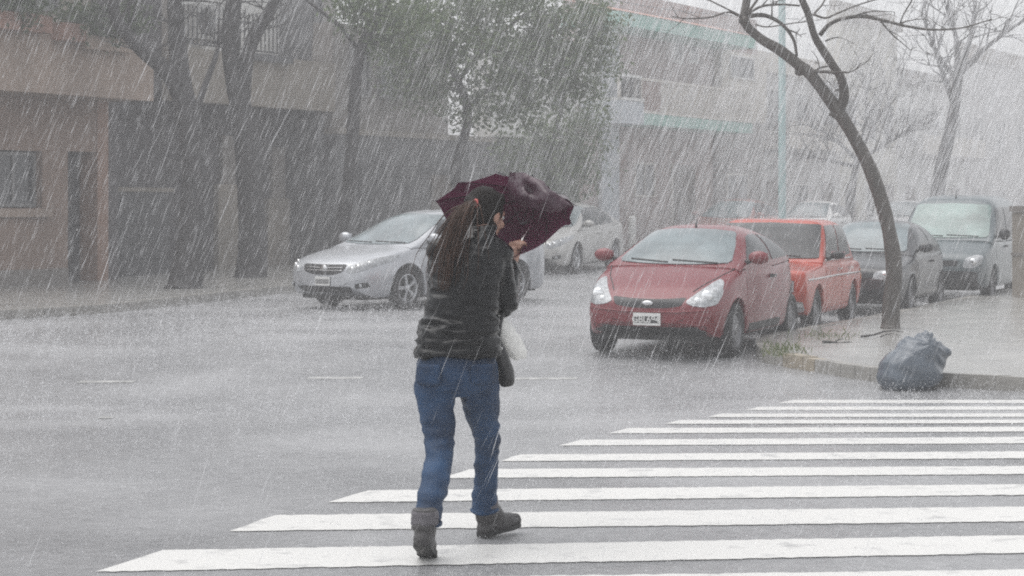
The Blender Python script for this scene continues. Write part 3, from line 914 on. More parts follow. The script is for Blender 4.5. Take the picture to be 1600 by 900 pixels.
# lower tree beside it
t, d = tree_root(872, 380, KH, 'low drooping leafy tree between the umbrella and the brick house', 'street trees on the far pavement', 'drooping_tree', 2.2)
mb = MB()
px_limb(mb, t, d, [(872, 382), (868, 330), (862, 280), (866, 230), (872, 190), (880, 150)], .11, .06, .2, 9)
px_limb(mb, t, d, [(866, 240), (840, 210), (815, 195)], .04, .02, .2, 6)
px_limb(mb, t, d, [(868, 220), (900, 195), (925, 190)], .04, .02, .2, 6)
mb.build('trunk', M['bark_dark'], t, True)
blobs = []
for (x, y, rx, rz, dd) in ((870, 200, 50, 26, 0), (835, 220, 40, 24, .2), (905, 215, 36, 30, .3), (870, 240, 50, 26, 0), (908, 255, 24, 26, .2), (840, 265, 40, 26, .1), (890, 275, 46, 24, -.1),
                          (800, 245, 30, 22, .2), (893, 300, 24, 16, .2), (938, 228, 12, 12, 0), (918, 182, 20, 24, 0), (944, 262, 9, 9, 0), (860, 300, 40, 18, 0)):
    p = rel(t, P(x, y, d + dd)); k = F / d
    blobs.append((p.x, p.y, p.z, rx / k, rx / k * .9, rz / k))
link('crown', leaf_mesh('crown', clump_points(blobs, 620), .06), M['leaf'], t)

# far bare tree over the van, far twiggy tree behind the leaning one
def far_tree(px, d, pts, r0, seeds, label, tw=9, ln=1.5, name='far_bare_tree', grp='bare trees fading into the rain'):
    x = (px - 800) / F * d
    t = thing(name, (x, d, ground(x, d) + KH - .05), 0, label, 'tree', grp)
    mb = MB()
    px_limb(mb, t, d, pts, r0, r0 * .55, .3, 10)
    mb.build('trunk', M['bark_dark'], t, True)
    br = MB()
    for (a, b, c) in seeds:
        pl = px_limb(br, t, d + .2, [a, b, c], r0 * .42, r0 * .16, random.uniform(-1, 1), 6)
        for _ in range(tw):
            q = pl[random.randint(3, len(pl) - 1)]
            dr = (pl[-1] - pl[0]).normalized() * .8 + Vector((random.gauss(0, .7), random.gauss(0, .6), random.gauss(.3, .5)))
            twigs(br, q, dr, ln * random.uniform(.6, 1.1), r0 * .13, 2)
    br.build('branches', M['bark_dark'], t, True)
far_tree(1462, 58, [(1458, 412), (1462, 330), (1470, 270), (1482, 215), (1492, 165), (1497, 118)], .24,
         [((1497, 120), (1494, 60), (1478, 10)), ((1497, 118), (1540, 75), (1598, 32)), ((1496, 125), (1465, 85), (1440, 20)), ((1497, 115), (1516, 60), (1525, 0)), ((1490, 160), (1475, 120), (1460, 80))],
         'far bare tree with spreading crown rising above the van')
far_tree(1330, 62, [(1318, 398), (1326, 330), (1334, 280), (1342, 240)], .16,
         [((1342, 240), (1330, 190), (1300, 140)), ((1342, 240), (1370, 190), (1400, 140)), ((1340, 250), (1300, 215), (1262, 195)), ((1342, 240), (1352, 190), (1355, 130)), ((1340, 250), (1385, 225), (1425, 200)), ((1338, 260), (1290, 250), (1250, 240))],
         'far twiggy tree spreading behind the leaning tree', tw=22, ln=1.3)

# twigs washed onto the corner pavement
for i, (x, y, a, L, lb) in enumerate(((1345, 526, .2, .55, 'dark fallen twig lying on the pavement at the foot of the leaning tree'),
                                      (1285, 534, .5, .35, 'small fallen twig on the pavement near the grass tuft'),
                                      )):
    p = on_ground(x, y, KH + .012)
    mb = MB()
    twigs(mb, (0, 0, 0), (math.cos(a), math.sin(a) * .4, 0), L, .014, 0)
    mb.tube([(L*.4, 0, 0), (L*.55, .08, .02), (L*.7, .1, .03)], [.008, .006, .003], 5)
    o = mb.build('fallen_twig', M['bark_dark'], None, True)
    o.location = p; tag(o, lb, 'twig', 'fallen twigs')

# grass tuft in the kerb corner
pts = []; fs = []
for i in range(260):
    x, y = random.gauss(1222, 17), random.gauss(549, 5)
    if random.random() < .3: x, y = random.gauss(1290, 30), random.gauss(527, 4)
    p = on_ground(x, y, KH)
    a = random.uniform(0, 6.28); hgt = random.uniform(.03, .09); w = .005
    lean = Vector((random.gauss(0, .5), random.gauss(0, .5), 0)) * hgt
    sd = Vector((math.cos(a), math.sin(a), 0)) * w
    o = len(pts)
    pts += [p - sd, p + sd, p + lean * .4 + Vector((0, 0, hgt * .6)) + sd * .7, p + lean + Vector((0, 0, hgt))]
    fs += [(o, o+1, o+2), (o, o+2, o+3)]
o = MB().add(pts, fs).build('grass', M['grass'], None)
tag(o, 'tuft of yellow-green grass at the kerb corner', 'grass', kind='stuff')

# ------------------------------------------------------------------ lamp post, white bollard, gate pillar, cable
M['post'] = mat('blue_green_post', (.25, .36, .36), .5, vary=.12, scale=3)
x = (1222 - 800) / F * 52.0
lp = thing('lamp_post', (x, 52.0, ground(x, 52) + .0), 0, 'tall blue-green lamp post beyond the leaning tree', 'lamp post')
MB().tube([(0, 0, 0), (0, 0, .9), (0, 0, .95), (0, 0, 8.3)], [.14, .14, .10, .085], 14).build('pole', M['post'], lp, True)
MB().tube([(0, 0, .0), (0, 0, .25)], [.2, .17], 12).build('base', M['post'], lp, True)
MB().tube([(0, 0, 8.2), (-.1, -.3, 8.7), (-.4, -1.2, 8.95), (-.6, -1.9, 9.0)], [.05, .045, .04, .04], 8).build('arm', M['post'], lp, True)
MB().ball((-.68, -2.15, 9.0), (.14, .34, .09), 12).build('lamp_head', M['ac'], lp, True)

x = (988 - 800) / F * 54.0
b = thing('bollard', (x, 54.0, ground(x, 54) + KH), 0, 'small white post on the pavement before the brick house', 'post')
MB().tube([(0, 0, 0), (0, 0, .82), (0, 0, .88), (0, 0, .9)], [.10, .10, .085, .04], 12).build('shaft', M['white_wall'], b, True)
MB().tube([(0, 0, 0), (0, 0, .06)], [.14, .14], 12).build('base', M['greybeige'], b, True)

x = (1597 - 800) / F * 34.0
b = thing('gate_pillar', (x, 34.0, ground(x, 34) + KH), R(-23), 'tan masonry pillar at the frame edge beside the van', 'pillar')
MB().box(-.13, .3, -.2, .2, -.02, 1.42).build('shaft', M['beige'], b)
MB().box(-.17, .34, -.24, .24, 1.424, 1.52).build('cap', M['greybeige'], b)
MB().box(-.15, .32, -.22, .22, .7, .75).build('band', M['greybeige'], b)

cab = MB().tube(limb_curve([P(880, -18, 50), P(1000, 8, 53), P(1110, 22, 56), P(1250, 30, 60)], 4), .012, 5).build('overhead_cable', M['iron'])
tag(cab, 'thin overhead cable crossing before the mint-edged roof', 'cable')

# ------------------------------------------------------------------ cars
_wheel_cache = {}
def wheel_meshes(r, w, style):
    k = (r, w, style)
    if k in _wheel_cache: return _wheel_cache[k]
    h = w / 2; ri = r * .66
    ty = MB().lathe_y([(ri, -h*.8), (r*.86, -h), (r*.96, -h*.86), (r, -h*.55), (r, h*.55), (r*.96, h*.86), (r*.86, h), (ri, h*.8), (ri*.95, h*.4), (ri*.95, -h*.4), (ri, -h*.8)], 36)
    tm = ty.mesh('tyre', True); fix_normals(tm); tm.materials.append(M['tyre'])
    rm = MB()
    rm.lathe_y([(ri*1.02, h*.82), (ri*.97, h*.84), (ri*.9, h*.55), (ri*.88, -h*.5)], 36)           # dish
    if style == 'alloy':
        for i in range(5):
            a = 2 * math.pi * i / 5 + .3
            for s in (-.16, .16):
                b = MB().box(-.018, .018, h*.45, h*.78, r*.05, ri*.95)
                ca, sa = math.cos(a + s * .35), math.sin(a + s * .35)
                rm.add([(x*ca + z*sa, y, -x*sa + z*ca) for x, y, z in b.v], b.f)
        rm.lathe_y([(0, h*.86), (r*.13, h*.84), (r*.18, h*.7), (r*.18, h*.4)], 20)
        m = M['rim']
    else:
        rm.lathe_y([(0, h*.75), (r*.15, h*.74), (r*.2, h*.62), (ri*.6, h*.66), (ri*.92, h*.5)], 30)
        for i in range(8):
            a = 2 * math.pi * i / 8
            rm.ball((math.cos(a)*ri*.6, h*.66, math.sin(a)*ri*.6), (r*.07, .008, r*.07), 8)
        m = M['hubcap']
    me = rm.mesh('rim', True); fix_normals(me); me.materials.append(m); me.set_sharp_from_angle(angle=R(40))
    bk = MB().lathe_y([(0, h*.1), (ri*.95, h*.1)], 24).mesh('wheel_back'); bk.materials.append(M['under'])
    _wheel_cache[k] = (tm, me, bk)
    return _wheel_cache[k]

def superell(t, n):
    """t 0..1 from the side (1,0) to the top (0,1)"""
    a = t * math.pi / 2
    return math.cos(a) ** (2 / n) if t < 1 else 0.0, math.sin(a) ** (2 / n)

class Car:
    def __init__(s, name, S, loc, rz, label, paint_m, group=None):
        s.S = S
        s.root = thing(name, loc, rz, label, 'van' if 'van' in name else 'car', group)
        L2 = S['L'] / 2; r = S['r']
        hw, top, roof = pchip(*zip(*S['hw'])), pchip(*zip(*S['top'])), pchip(*zip(*S['roof']))
        sill = S.get('sill', .2)
        s.ax = (L2 - S['oh'], L2 - S['oh'] - S['wb'])
        ra = r + .055
        xs_ = [L2, L2-.008, L2-.02, L2-.04, L2-.07, L2-.11]
        x = L2 - .16
        while x > -L2 + .14: xs_.append(x); x -= .045
        xs_ += [-L2+.11, -L2+.07, -L2+.03, -L2]
        sec = []
        belt_n = S.get('shoulder', .05)
        for x in xs_:
            w, zt = hw(x), top(x)
            zb = sill + .16 * max(0, (abs(x) - (L2 - .35)) / .35) ** 2
            za = zb
            for axx in s.ax:
                q = ra * ra - (x - axx) ** 2
                if q > 0: za = max(za, r + math.sqrt(q))
            za = min(za, zt - .09)
            pts = [(0, zb), (w * .66, zb), (w * .70, za), (w * .93, za), (w * .965, max(za, zb + .04)), (w * .985, max(za + .004, min(zb + .13, zt - .1))),
                   (w, max(za + .008, zb + (zt - zb) * .42)), (w * .997, max(za + .012, zb + (zt - zb) * .55)), (w * .985, max(za + .016, zb + (zt - zb) * .70)),
                   (w * .968, max(za + .02, zt - belt_n * 1.9)), (w * .945, zt - belt_n * .9), (w * .90, zt - belt_n * .35), (w * .80, zt - .004), (w * .55, zt + .012), (w * .28, zt + .02), (0, zt + .022)]
            sec.append((x, pts))
        mb = MB(); nP = len(sec[0][1])
        vs = []
        for x, pts in sec:
            vs += [(x, -y, z) for y, z in pts[:0:-1]] + [(x, y, z) for y, z in pts]
        # order: right side from top... build ring as closed loop: left bottom->top, then right top->bottom
        vs = []
        for x, pts in sec:
            loop = [(x, y, z) for y, z in pts] + [(x, -y, z) for y, z in pts[-2:0:-1]]
            vs += loop
        m = 2 * nP - 2
        fs = [(i*m+k, i*m+(k+1) % m, (i+1)*m+(k+1) % m, (i+1)*m+k) for i in range(len(sec)-1) for k in range(m)]
        fs += [tuple(range(m)), tuple((len(sec)-1)*m + k for k in range(m-1, -1, -1))]
        mb.add(vs, fs)
        # glasshouse
        n = S.get('n', 3.2); tum = S.get('tumble', .30); gw = S.get('gw', .93)
        xr = [p[0] for p in S['roof']]; xa, xb = max(xr), min(xr)
        k = 46; T = 13
        vs = []
        for i in range(k + 1):
            x = xa + (xb - xa) * i / k
            bz = top(x) - .03; z1 = max(roof(x), bz + .012); hgt = z1 - bz; w = hw(x) * gw
            line = []
            for j in range(T + 1):
                c, q = superell(j / T, n)
                z = bz + hgt * q
                line.append((x, w * c * (1 - tum * (z - bz) * q ** .3), z))
            vs += line + [(a, -b, c_) for a, b, c_ in line[-2::-1]]
        m = 2 * T + 1
        fs = [(i*m+j, i*m+j+1, (i+1)*m+j+1, (i+1)*m+j) for i in range(k) for j in range(m-1)]
        fs += [tuple(range(m)), tuple(k*m + j for j in range(m-1, -1, -1))]
        mb.add(vs, fs)
        me = mb.mesh('body'); fix_normals(me)
        me.materials.append(paint_m)
        s.body = link('body', me, paint_m, s.root)
        autosmooth(s.body, 38)
        s.bvh = BVHTree.FromPolygons([Vector(v) for v in mb.v], mb.f)
        s.paint = paint_m
        # wheels
        tm, rm, bk = wheel_meshes(r, S.get('tw', .18), S.get('wheel', 'hub'))
        for axx in s.ax:
            for sd in (1, -1):
                w = bpy.data.objects.new('wheel', tm); COL.objects.link(w); w.parent = s.root
                w.location = (axx, sd * (S['track'] / 2), r)
                w.rotation_euler = (0, random.uniform(0, 6), 0 if sd > 0 else math.pi)
                q = bpy.data.objects.new('rim', rm); COL.objects.link(q); q.parent = w
                q = bpy.data.objects.new('brake_disc', bk); COL.objects.link(q); q.parent = w
        MB().box(-L2 + .25, L2 - .22, -S['track']/2 + .12, S['track']/2 - .12, sill - .04, sill + .05).build('underbody', M['under'], s.root)
    def cast(s, axis, a, b):
        if axis == 'front': o, d = Vector((6, a, b)), Vector((-1, 0, 0))
        elif axis == 'back': o, d = Vector((-6, a, b)), Vector((1, 0, 0))
        elif axis == 'left': o, d = Vector((a, 4, b)), Vector((0, -1, 0))
        elif axis == 'right': o, d = Vector((a, -4, b)), Vector((0, 1, 0))
        else: o, d = Vector((a, b, 5)), Vector((0, 0, -1))
        hit, nrm, _, _ = s.bvh.ray_cast(o, d)
        if hit is None:
            hit, nrm, _, _ = s.bvh.find_nearest(o + d * 4.0)
        if nrm.dot(d) > 0: nrm = -nrm
        return hit, nrm
    def decal(s, name, axis, poly, m, off=.007, rings=5, rnd=2, parent=None, skirt=.02, dens=4):
        """piece of bodywork or glass that follows the car's surface"""
        pts = [Vector((a, b)) for a, b in poly]
        q = []
        for a, b in zip(pts, pts[1:] + pts[:1]):
            q += [a.lerp(b, i / dens) for i in range(dens)]
        for _ in range(rnd):
            q = [p for a, b in zip(q, q[1:] + q[:1]) for p in (a.lerp(b, .25), a.lerp(b, .75))]
        if len(q) > 72: q = q[::2]
        c = sum(q, Vector((0, 0))) / len(q)
        n = len(q); vs = []; fs = []
        h, nr = s.cast(axis, c.x, c.y); vs.append(h + nr * off)
        edge = []
        for j in range(1, rings + 1):
            for p in q:
                t = c.lerp(p, j / rings)
                h, nr = s.cast(axis, t.x, t.y)
                vs.append(h + nr * off)
                if j == rings: edge.append(h - nr * skirt)
        fs += [(0, 1 + i, 1 + (i+1) % n) for i in range(n)]
        for j in range(rings - 1):
            for i in range(n):
                fs.append((1+j*n+i, 1+(j+1)*n+i, 1+(j+1)*n+(i+1) % n, 1+j*n+(i+1) % n))
        o = len(vs); vs += edge; b0 = 1 + (rings - 1) * n
        fs += [(b0+i, o+i, o+(i+1) % n, b0+(i+1) % n) for i in range(n)]
        ob = MB().add(vs, fs).build(name, m, parent or s.root, False, True)
        return autosmooth(ob, 50)
    def both(s, name, poly, m, **k):
        return [s.decal(name, 'left', poly, m, **k), s.decal(name, 'right', poly, m, **k)]
    def fpair(s, name, poly, m, **k):
        return [s.decal(name, 'front', poly, m, **k), s.decal(name, 'front', [(-a, b) for a, b in poly], m, **k)]
    def strip(s, name, axis, pts, rad, m, off=.004):
        p = []
        for (a0, b0), (a1, b1) in zip(pts[:-1], pts[1:]):
            for i in range(8):
                t = i / 8; h, nr = s.cast(axis, a0 + (a1-a0)*t, b0 + (b1-b0)*t); p.append(h + nr * off)
        h, nr = s.cast(axis, *pts[-1]); p.append(h + nr * off)
        return MB().tube(p, rad, 6).build(name, m, s.root, True)
    def mirrors(s, x, z, m, size=(.07, .115, .075)):
        for sd in (1, -1):
            h, nr = s.cast('left' if sd > 0 else 'right', x, z)
            mb = MB().ball((x + .02, h.y + sd * .14, z + .06), size, 14)
            ob = mb.build('door_mirror', m, s.root, True)
            MB().box(x - .06, x - .045, min(h.y + sd*.05, h.y + sd*.23), max(h.y + sd*.05, h.y + sd*.23), z + .01, z + .11).build('mirror_glass', M['chrome'], ob)
            MB().tube([(x, h.y - sd * .02, z), (x + .01, h.y + sd * .07, z + .03)], [.03, .022], 8).build('mirror_arm', M['black'], ob, True)
    def wipers(s, zlo, spans):
        for (y0, z0, y1, z1) in spans:
            s.strip('wiper', 'front', [(y0, z0), ((y0+y1)/2, (z0+z1)/2 + .0), (y1, z1)], .011, M['black'], .012)
    def text_plate(s, y, z, txt=None, w=.30, h=.13):
        hit, nr = s.cast('front', y, z)
        x = hit.x + .012
        pl = MB().box(x, x + .012, y - w/2, y + w/2, z - h/2, z + h/2).build('number_plate', M['plate'], s.root)
        MB().box(x + .0125, x + .0145, y - w*.45, y + w*.45, z - h*.30, z + h*.24).build('plate_field', M['plate_black'] if txt else M['frame'], pl)
        if txt:
            for (t, yy) in zip(txt, (-.078, .072)):
                cu = bpy.data.curves.new('plate_text', 'FONT')
                cu.body = t; cu.size = .098; cu.align_x = 'CENTER'; cu.align_y = 'CENTER'; cu.extrude = .001; cu.space_character = .95; cu.offset = .001
                me = evaluated_mesh(bpy.data.objects.new('plate_text', cu))
                me.materials.clear()
                ob = link('plate_text', me, M['plate'], pl)
                ob.location = (x + .0165, y + yy, z - h * .03)
                ob.rotation_euler = (R(90), 0, R(90))
        return pl

def car_place(front, a):
    """front centre on the road -> origin and rotation for a car facing the camera along street angle a"""
    return lambda L: (Vector((front[0] + math.sin(a) * L / 2, front[1] + math.cos(a) * L / 2, 0)), math.atan2(-math.cos(a), -math.sin(a)))

def make_car(name, S, front, adeg, label, pm, group=None):
    c, rz = car_place(front, R(adeg))(S['L'])
    c.z = ground(c.x, c.y) + .002
    # stand on the slope of the road
    f = Vector((math.cos(rz), math.sin(rz))); l = Vector((-f.y, f.x))
    zf = ground(c.x + f.x * 1.2, c.y + f.y * 1.2); zb = ground(c.x - f.x * 1.2, c.y - f.y * 1.2)
    zl = ground(c.x + l.x * .7, c.y + l.y * .7); zr = ground(c.x - l.x * .7, c.y - l.y * .7)
    car = Car(name, S, c, rz, label, pm, group)
    car.root.rotation_euler = (math.atan2(zl - zr, 1.4), -math.atan2(zf - zb, 2.4), rz)
    car.root.location.z = (zf + zb + zl + zr) / 4
    return car

# ---- small red hatchback at the kerb corner
KA = dict(L=3.60, W=1.63, oh=.70, wb=2.44, r=.285, track=1.42, tw=.175, sill=.22, n=3.4, tumble=.46, gw=.95, shoulder=.05,
    hw=[(1.80, .40), (1.785, .52), (1.75, .61), (1.68, .675), (1.5, .745), (1.15, .795), (.6, .81), (0, .815), (-1.0, .815), (-1.4, .77), (-1.65, .66), (-1.76, .52), (-1.80, .38)],
    top=[(1.80, .50), (1.79, .555), (1.76, .60), (1.71, .635), (1.62, .685), (1.45, .765), (1.2, .855), (.95, .925), (.8, .955), (.3, .95), (-.5, .96), (-1.2, .99), (-1.55, .96), (-1.72, .82), (-1.80, .55)],
    roof=[(.93, .95), (.72, 1.06), (.42, 1.205), (.18, 1.305), (.0, 1.355), (-.2, 1.38), (-.5, 1.38), (-.82, 1.335), (-1.15, 1.235), (-1.45, 1.09), (-1.66, .93)])
M['p_red'] = paint('raspberry_red_paint', (.165, .008, .015))
c = make_car('red_hatchback', KA, (1.42, 21.55), 21.5, 'small round red hatchback parked nearest at the kerb corner', M['p_red'])
c.decal('windscreen', 'front', [(-.64, .985), (-.32, .965), (0, .96), (.32, .965), (.64, .985), (.565, 1.16), (.47, 1.305), (.25, 1.33), (0, 1.336), (-.25, 1.33), (-.47, 1.305), (-.565, 1.16)], M['glass_fog'], rnd=1, dens=2, rings=14, off=.011)
c.both('side_window', [(.60, .99), (.40, 1.09), (.04, 1.245), (-.12, 1.275), (-.38, 1.28), (-.40, .99)], M['glass_dark'], rnd=1)
c.both('quarter_window', [(-.46, .995), (-.44, 1.28), (-.75, 1.235), (-1.0, 1.14), (-1.2, 1.02)], M['glass_dark'], rnd=1)
d_ = c.both('door', [(.74, .30), (.74, .94), (-.44, .95), (-.44, .30)], c.paint, off=.003, rnd=2, rings=8)
for dd, sd in zip(d_, (1, -1)):
    MB().box(-.38, -.24, sd * .82 - .02, sd * .82 + .02, .80, .835).build('handle', M['black'], dd)
hl = c.fpair('headlight', [(.47, .565), (.40, .60), (.53, .73), (.635, .835), (.70, .80), (.725, .68), (.70, .575), (.60, .55)], M['lamp'], off=.006, rnd=2, dens=2)
for q, sd in zip(hl, (1, -1)):
    for (yy, zz_, rr) in ((.60, .655, .065), (.52, .61, .035)):
        hit, nr = c.cast('front', sd * yy, zz_)
        MB().ball(hit + nr * .008, (rr * .35, rr, rr), 12).build('bulb', M['lamp_core'], q, True)
gr = c.decal('grille', 'front', [(-.41, .645), (-.2, .628), (0, .622), (.2, .628), (.41, .645), (.36, .56), (.2, .535), (0, .53), (-.2, .535), (-.36, .56)], M['black'], off=.004, dens=2, rnd=1)
hit, nr = c.cast('front', 0, .578)
MB().ball(hit + nr * .012, (.012, .062, .026), 16).build('emblem', M['chrome'], gr, True)
c.decal('bumper_trim', 'front', [(-.50, .33), (0, .335), (.50, .33), (.62, .36), (.60, .25), (0, .235), (-.60, .25), (-.62, .36)], M['black'], off=.005, dens=2, rnd=1)
c.strip('bumper_crease', 'front', [(-.64, .52), (-.3, .495), (0, .49), (.3, .495), (.64, .52)], .010, c.paint, .002)
for sd_ in (1, -1):
    c.strip('bonnet_seam', 'top', [(1.60, sd_ * .44), (1.25, sd_ * .60), (.92, sd_ * .70)], .006, M['black'], .001)
c.both('sill_moulding', [(-.7, .24), (.78, .24), (.76, .33), (-.7, .33)], M['black'], off=.006, rnd=1)
c.both('wheel_arch_trim', [(c.ax[1] - .36, .30), (c.ax[1] - .34, .48), (c.ax[1] - .2, .63), (c.ax[1], .685), (c.ax[1] + .2, .63), (c.ax[1] + .34, .48), (c.ax[1] + .36, .30), (c.ax[1] + .34, .30), (c.ax[1] + .3, .48), (c.ax[1]+.18, .58), (c.ax[1], .63), (c.ax[1]-.18, .58), (c.ax[1]-.3, .48), (c.ax[1]-.34, .3)][:7], M['black'], off=.002, rnd=1)
c.text_plate(0, .415, ('GBL', '694'))
c.mirrors(.60, .985, c.paint)
c.wipers(.98, [(.5, .975, -.02, 1.0), (-.06, .975, -.5, 1.005)])
h_, n_ = c.cast('top', -.0, 0)
MB().tube([h_ - Vector((0, 0, .01)), h_ + Vector((.02, 0, .03)), h_ + Vector((-.05, 0, .09))], [.018, .01, .004], 8).build('antenna', M['black'], c.root, True)

# ---- boxy orange saloon behind it
ORG = dict(L=3.85, W=1.60, oh=.72, wb=2.40, r=.29, track=1.38, tw=.17, sill=.25, n=8.0, tumble=.20, gw=.95, shoulder=.026,
    hw=[(1.925, .70), (1.90, .755), (1.85, .775), (1.4, .79), (0, .80), (-1.4, .79), (-1.85, .765), (-1.90, .73), (-1.925, .68)],
    top=[(1.925, .62), (1.91, .76), (1.87, .81), (1.5, .84), (1.0, .875), (.7, .90), (0, .90), (-1.1, .91), (-1.6, .89), (-1.85, .86), (-1.91, .78), (-1.925, .60)],
    roof=[(.80, .90), (.66, 1.06), (.48, 1.275), (.37, 1.395), (.30, 1.43), (-.1, 1.445), (-.6, 1.44), (-.88, 1.41), (-1.0, 1.34), (-1.2, 1.10), (-1.36, .91)])
M['p_org'] = paint('orange_red_paint', (.42, .055, .030))
c = make_car('orange_saloon', ORG, (2.88, 25.45), 20.0, 'boxy orange-red old saloon parked behind the red hatchback', M['p_org'])
c.decal('windscreen', 'front', [(-.69, .945), (0, .935), (.69, .945), (.665, 1.16), (.63, 1.375), (0, 1.392), (-.63, 1.375), (-.665, 1.16)], M['glass_dark'], rnd=1, rings=14, off=.012)
c.both('side_window', [(.60, .96), (.32, 1.36), (-.24, 1.375), (-.24, .96)], M['glass_dark'], rnd=1)
c.both('side_window', [(-.30, .96), (-.30, 1.375), (-.86, 1.36), (-1.08, .98)], M['glass_dark'], rnd=1)
for poly in ([(.72, .32), (.72, .88), (-.26, .88), (-.26, .32)], [(-.29, .32), (-.29, .88), (-1.05, .88), (-.9, .55), (-.75, .32)]):
    d_ = c.both('door', poly, c.paint, off=.003, rnd=1, rings=6)
    for dd, sd in zip(d_, (1, -1)):
        xh = poly[2][0] + .1
        MB().box(xh, xh + .13, sd * .80 - .025, sd * .80 + .025, .79, .815).build('handle', M['chrome'], dd)
for sd in ('left', 'right'):
    c.strip('side_trim', sd, [(1.75, .70), (0, .72), (-1.8, .72)], .012, M['chrome'], .004)
    c.strip('window_trim', sd, [(.66, .925), (0, .925), (-1.1, .93)], .011, M['chrome'], .004)
gr = c.decal('grille', 'front', [(-.62, .70), (.62, .70), (.62, .54), (-.62, .54)], M['black'], rnd=1)
for q in c.fpair('headlight', [(.43, .69), (.62, .69), (.62, .55), (.43, .55)], M['lamp'], off=.012, rnd=2):
    pass
c.decal('bumper', 'front', [(-.72, .44), (.72, .44), (.72, .34), (-.72, .34)], M['chrome'], off=.05, skirt=.08, rnd=1)
c.text_plate(0, .48)
c.mirrors(.56, .93, M['black'], (.035, .085, .05))
c.wipers(.95, [(.45, .96, 0, .985), (-.05, .96, -.5, .985)])
c.both('tail_lamp', [(-1.78, .62), (-1.78, .76), (-1.88, .76), (-1.88, .62)], M['indicator'], rnd=1)

# ---- charcoal hatchback
DRK = dict(L=3.85, W=1.64, oh=.74, wb=2.45, r=.285, track=1.42, tw=.18, sill=.22, n=3.4, tumble=.34, gw=.93, shoulder=.05,
    hw=[(1.925, .50), (1.905, .62), (1.85, .70), (1.65, .77), (1.2, .81), (0, .82), (-1.2, .815), (-1.65, .76), (-1.85, .65), (-1.925, .5)],
    top=[(1.925, .50), (1.91, .60), (1.87, .67), (1.75, .72), (1.4, .79), (1.0, .86), (.75, .91), (0, .91), (-.8, .94), (-1.5, .97), (-1.75, .90), (-1.88, .68), (-1.925, .55)],
    roof=[(.86, .91), (.65, 1.04), (.4, 1.19), (.15, 1.32), (-.05, 1.385), (-.3, 1.41), (-.75, 1.405), (-1.1, 1.33), (-1.4, 1.17), (-1.7, .93)])
M['p_char'] = paint('charcoal_paint', (.020, .022, .026))
def hatch_details(c, glass, lamp=True, plate=True):
    c.decal('windscreen', 'front', [(-.63, .945), (0, .925), (.63, .945), (.49, 1.345), (0, 1.37), (-.49, 1.345)], glass, rnd=1, rings=14, off=.011)
    c.both('side_window', [(.50, .955), (.08, 1.27), (-.05, 1.30), (-.42, 1.31), (-.44, .955)], M['glass_dark'], rnd=1)
    c.both('quarter_window', [(-.50, .96), (-.48, 1.30), (-.85, 1.28), (-1.2, 1.10), (-1.3, .99)], M['glass_dark'], rnd=1)
    for dd, sd in zip(c.both('door', [(.72, .30), (.72, .90), (-.47, .90), (-.47, .30)], c.paint, off=.003, rnd=1, rings=7), (1, -1)):
        MB().box(-.42, -.28, sd * .82 - .02, sd * .82 + .02, .77, .80).build('handle', M['black'], dd)
    for q in c.fpair('headlight', [(.36, .56), (.38, .66), (.55, .69), (.70, .70), (.68, .60), (.55, .55)], M['lamp'], off=.006, rnd=1, dens=2):
        b = q.data.vertices[0].co
        MB().ball(b + Vector((.012, 0, 0)), (.02, .055, .045), 10).build('bulb', M['lamp_core'], q, True)
    c.decal('grille', 'front', [(-.30, .65), (.30, .65), (.28, .56), (-.28, .56)], M['black'], rnd=1)
    c.decal('bumper_intake', 'front', [(-.5, .36), (.5, .36), (.46, .26), (-.46, .26)], M['black'], rnd=1)
    c.text_plate(0, .45)
    c.mirrors(.55, .95, c.paint)
    c.wipers(.95, [(.5, .955, 0, .97), (-.06, .955, -.5, .97)])
c = make_car('charcoal_hatchback', DRK, (4.96, 30.25), 22.0, 'charcoal grey hatchback between the leaning tree and the van', M['p_char'])
hatch_details(c, M['glass_fog'])

# ---- tall blue-grey van
VAN = dict(L=4.0, W=1.70, oh=.78, wb=2.6, r=.30, track=1.44, tw=.19, sill=.25, n=5.0, tumble=.10, gw=.955, shoulder=.05,
    hw=[(2.0, .55), (1.98, .66), (1.92, .74), (1.7, .81), (1.2, .84), (0, .85), (-1.5, .85), (-1.85, .82), (-1.96, .78), (-2.0, .70)],
    top=[(2.0, .55), (1.985, .68), (1.94, .76), (1.8, .84), (1.5, .95), (1.2, 1.04), (1.05, 1.07), (0, 1.06), (-1.5, 1.06), (-1.94, 1.06), (-2.0, .7)],
    roof=[(1.27, 1.05), (1.05, 1.22), (.8, 1.43), (.58, 1.62), (.42, 1.74), (.2, 1.80), (-.3, 1.83), (-1.2, 1.83), (-1.75, 1.80), (-1.9, 1.70), (-1.98, 1.3), (-2.0, 1.08)])
M['p_van'] = paint('blue_grey_paint', (.10, .125, .135))
c = make_car('delivery_van', VAN, (7.2, 34.7), 22.5, 'tall blue-grey van with steamed windscreen, last in the kerbside row', M['p_van'])
c.decal('windscreen', 'front', [(-.72, 1.10), (0, 1.085), (.72, 1.10), (.64, 1.655), (0, 1.68), (-.64, 1.655)], M['glass_green'], rnd=1, rings=14, off=.011)
c.both('side_window', [(.92, 1.11), (.48, 1.60), (-.05, 1.63), (-.05, 1.11)], M['glass_dark'], rnd=1)
c.both('side_window', [(-.15, 1.13), (-.15, 1.62), (-1.0, 1.62), (-1.0, 1.13)], M['glass_dark'], rnd=1)
for dd, sd in zip(c.both('door', [(1.0, .34), (1.0, 1.03), (-.1, 1.03), (-.1, .34)], c.paint, off=.003, rnd=1, rings=6), (1, -1)):
    MB().box(-.02, .12, sd * .85 - .02, sd * .85 + .02, .92, .955).build('handle', M['black'], dd)
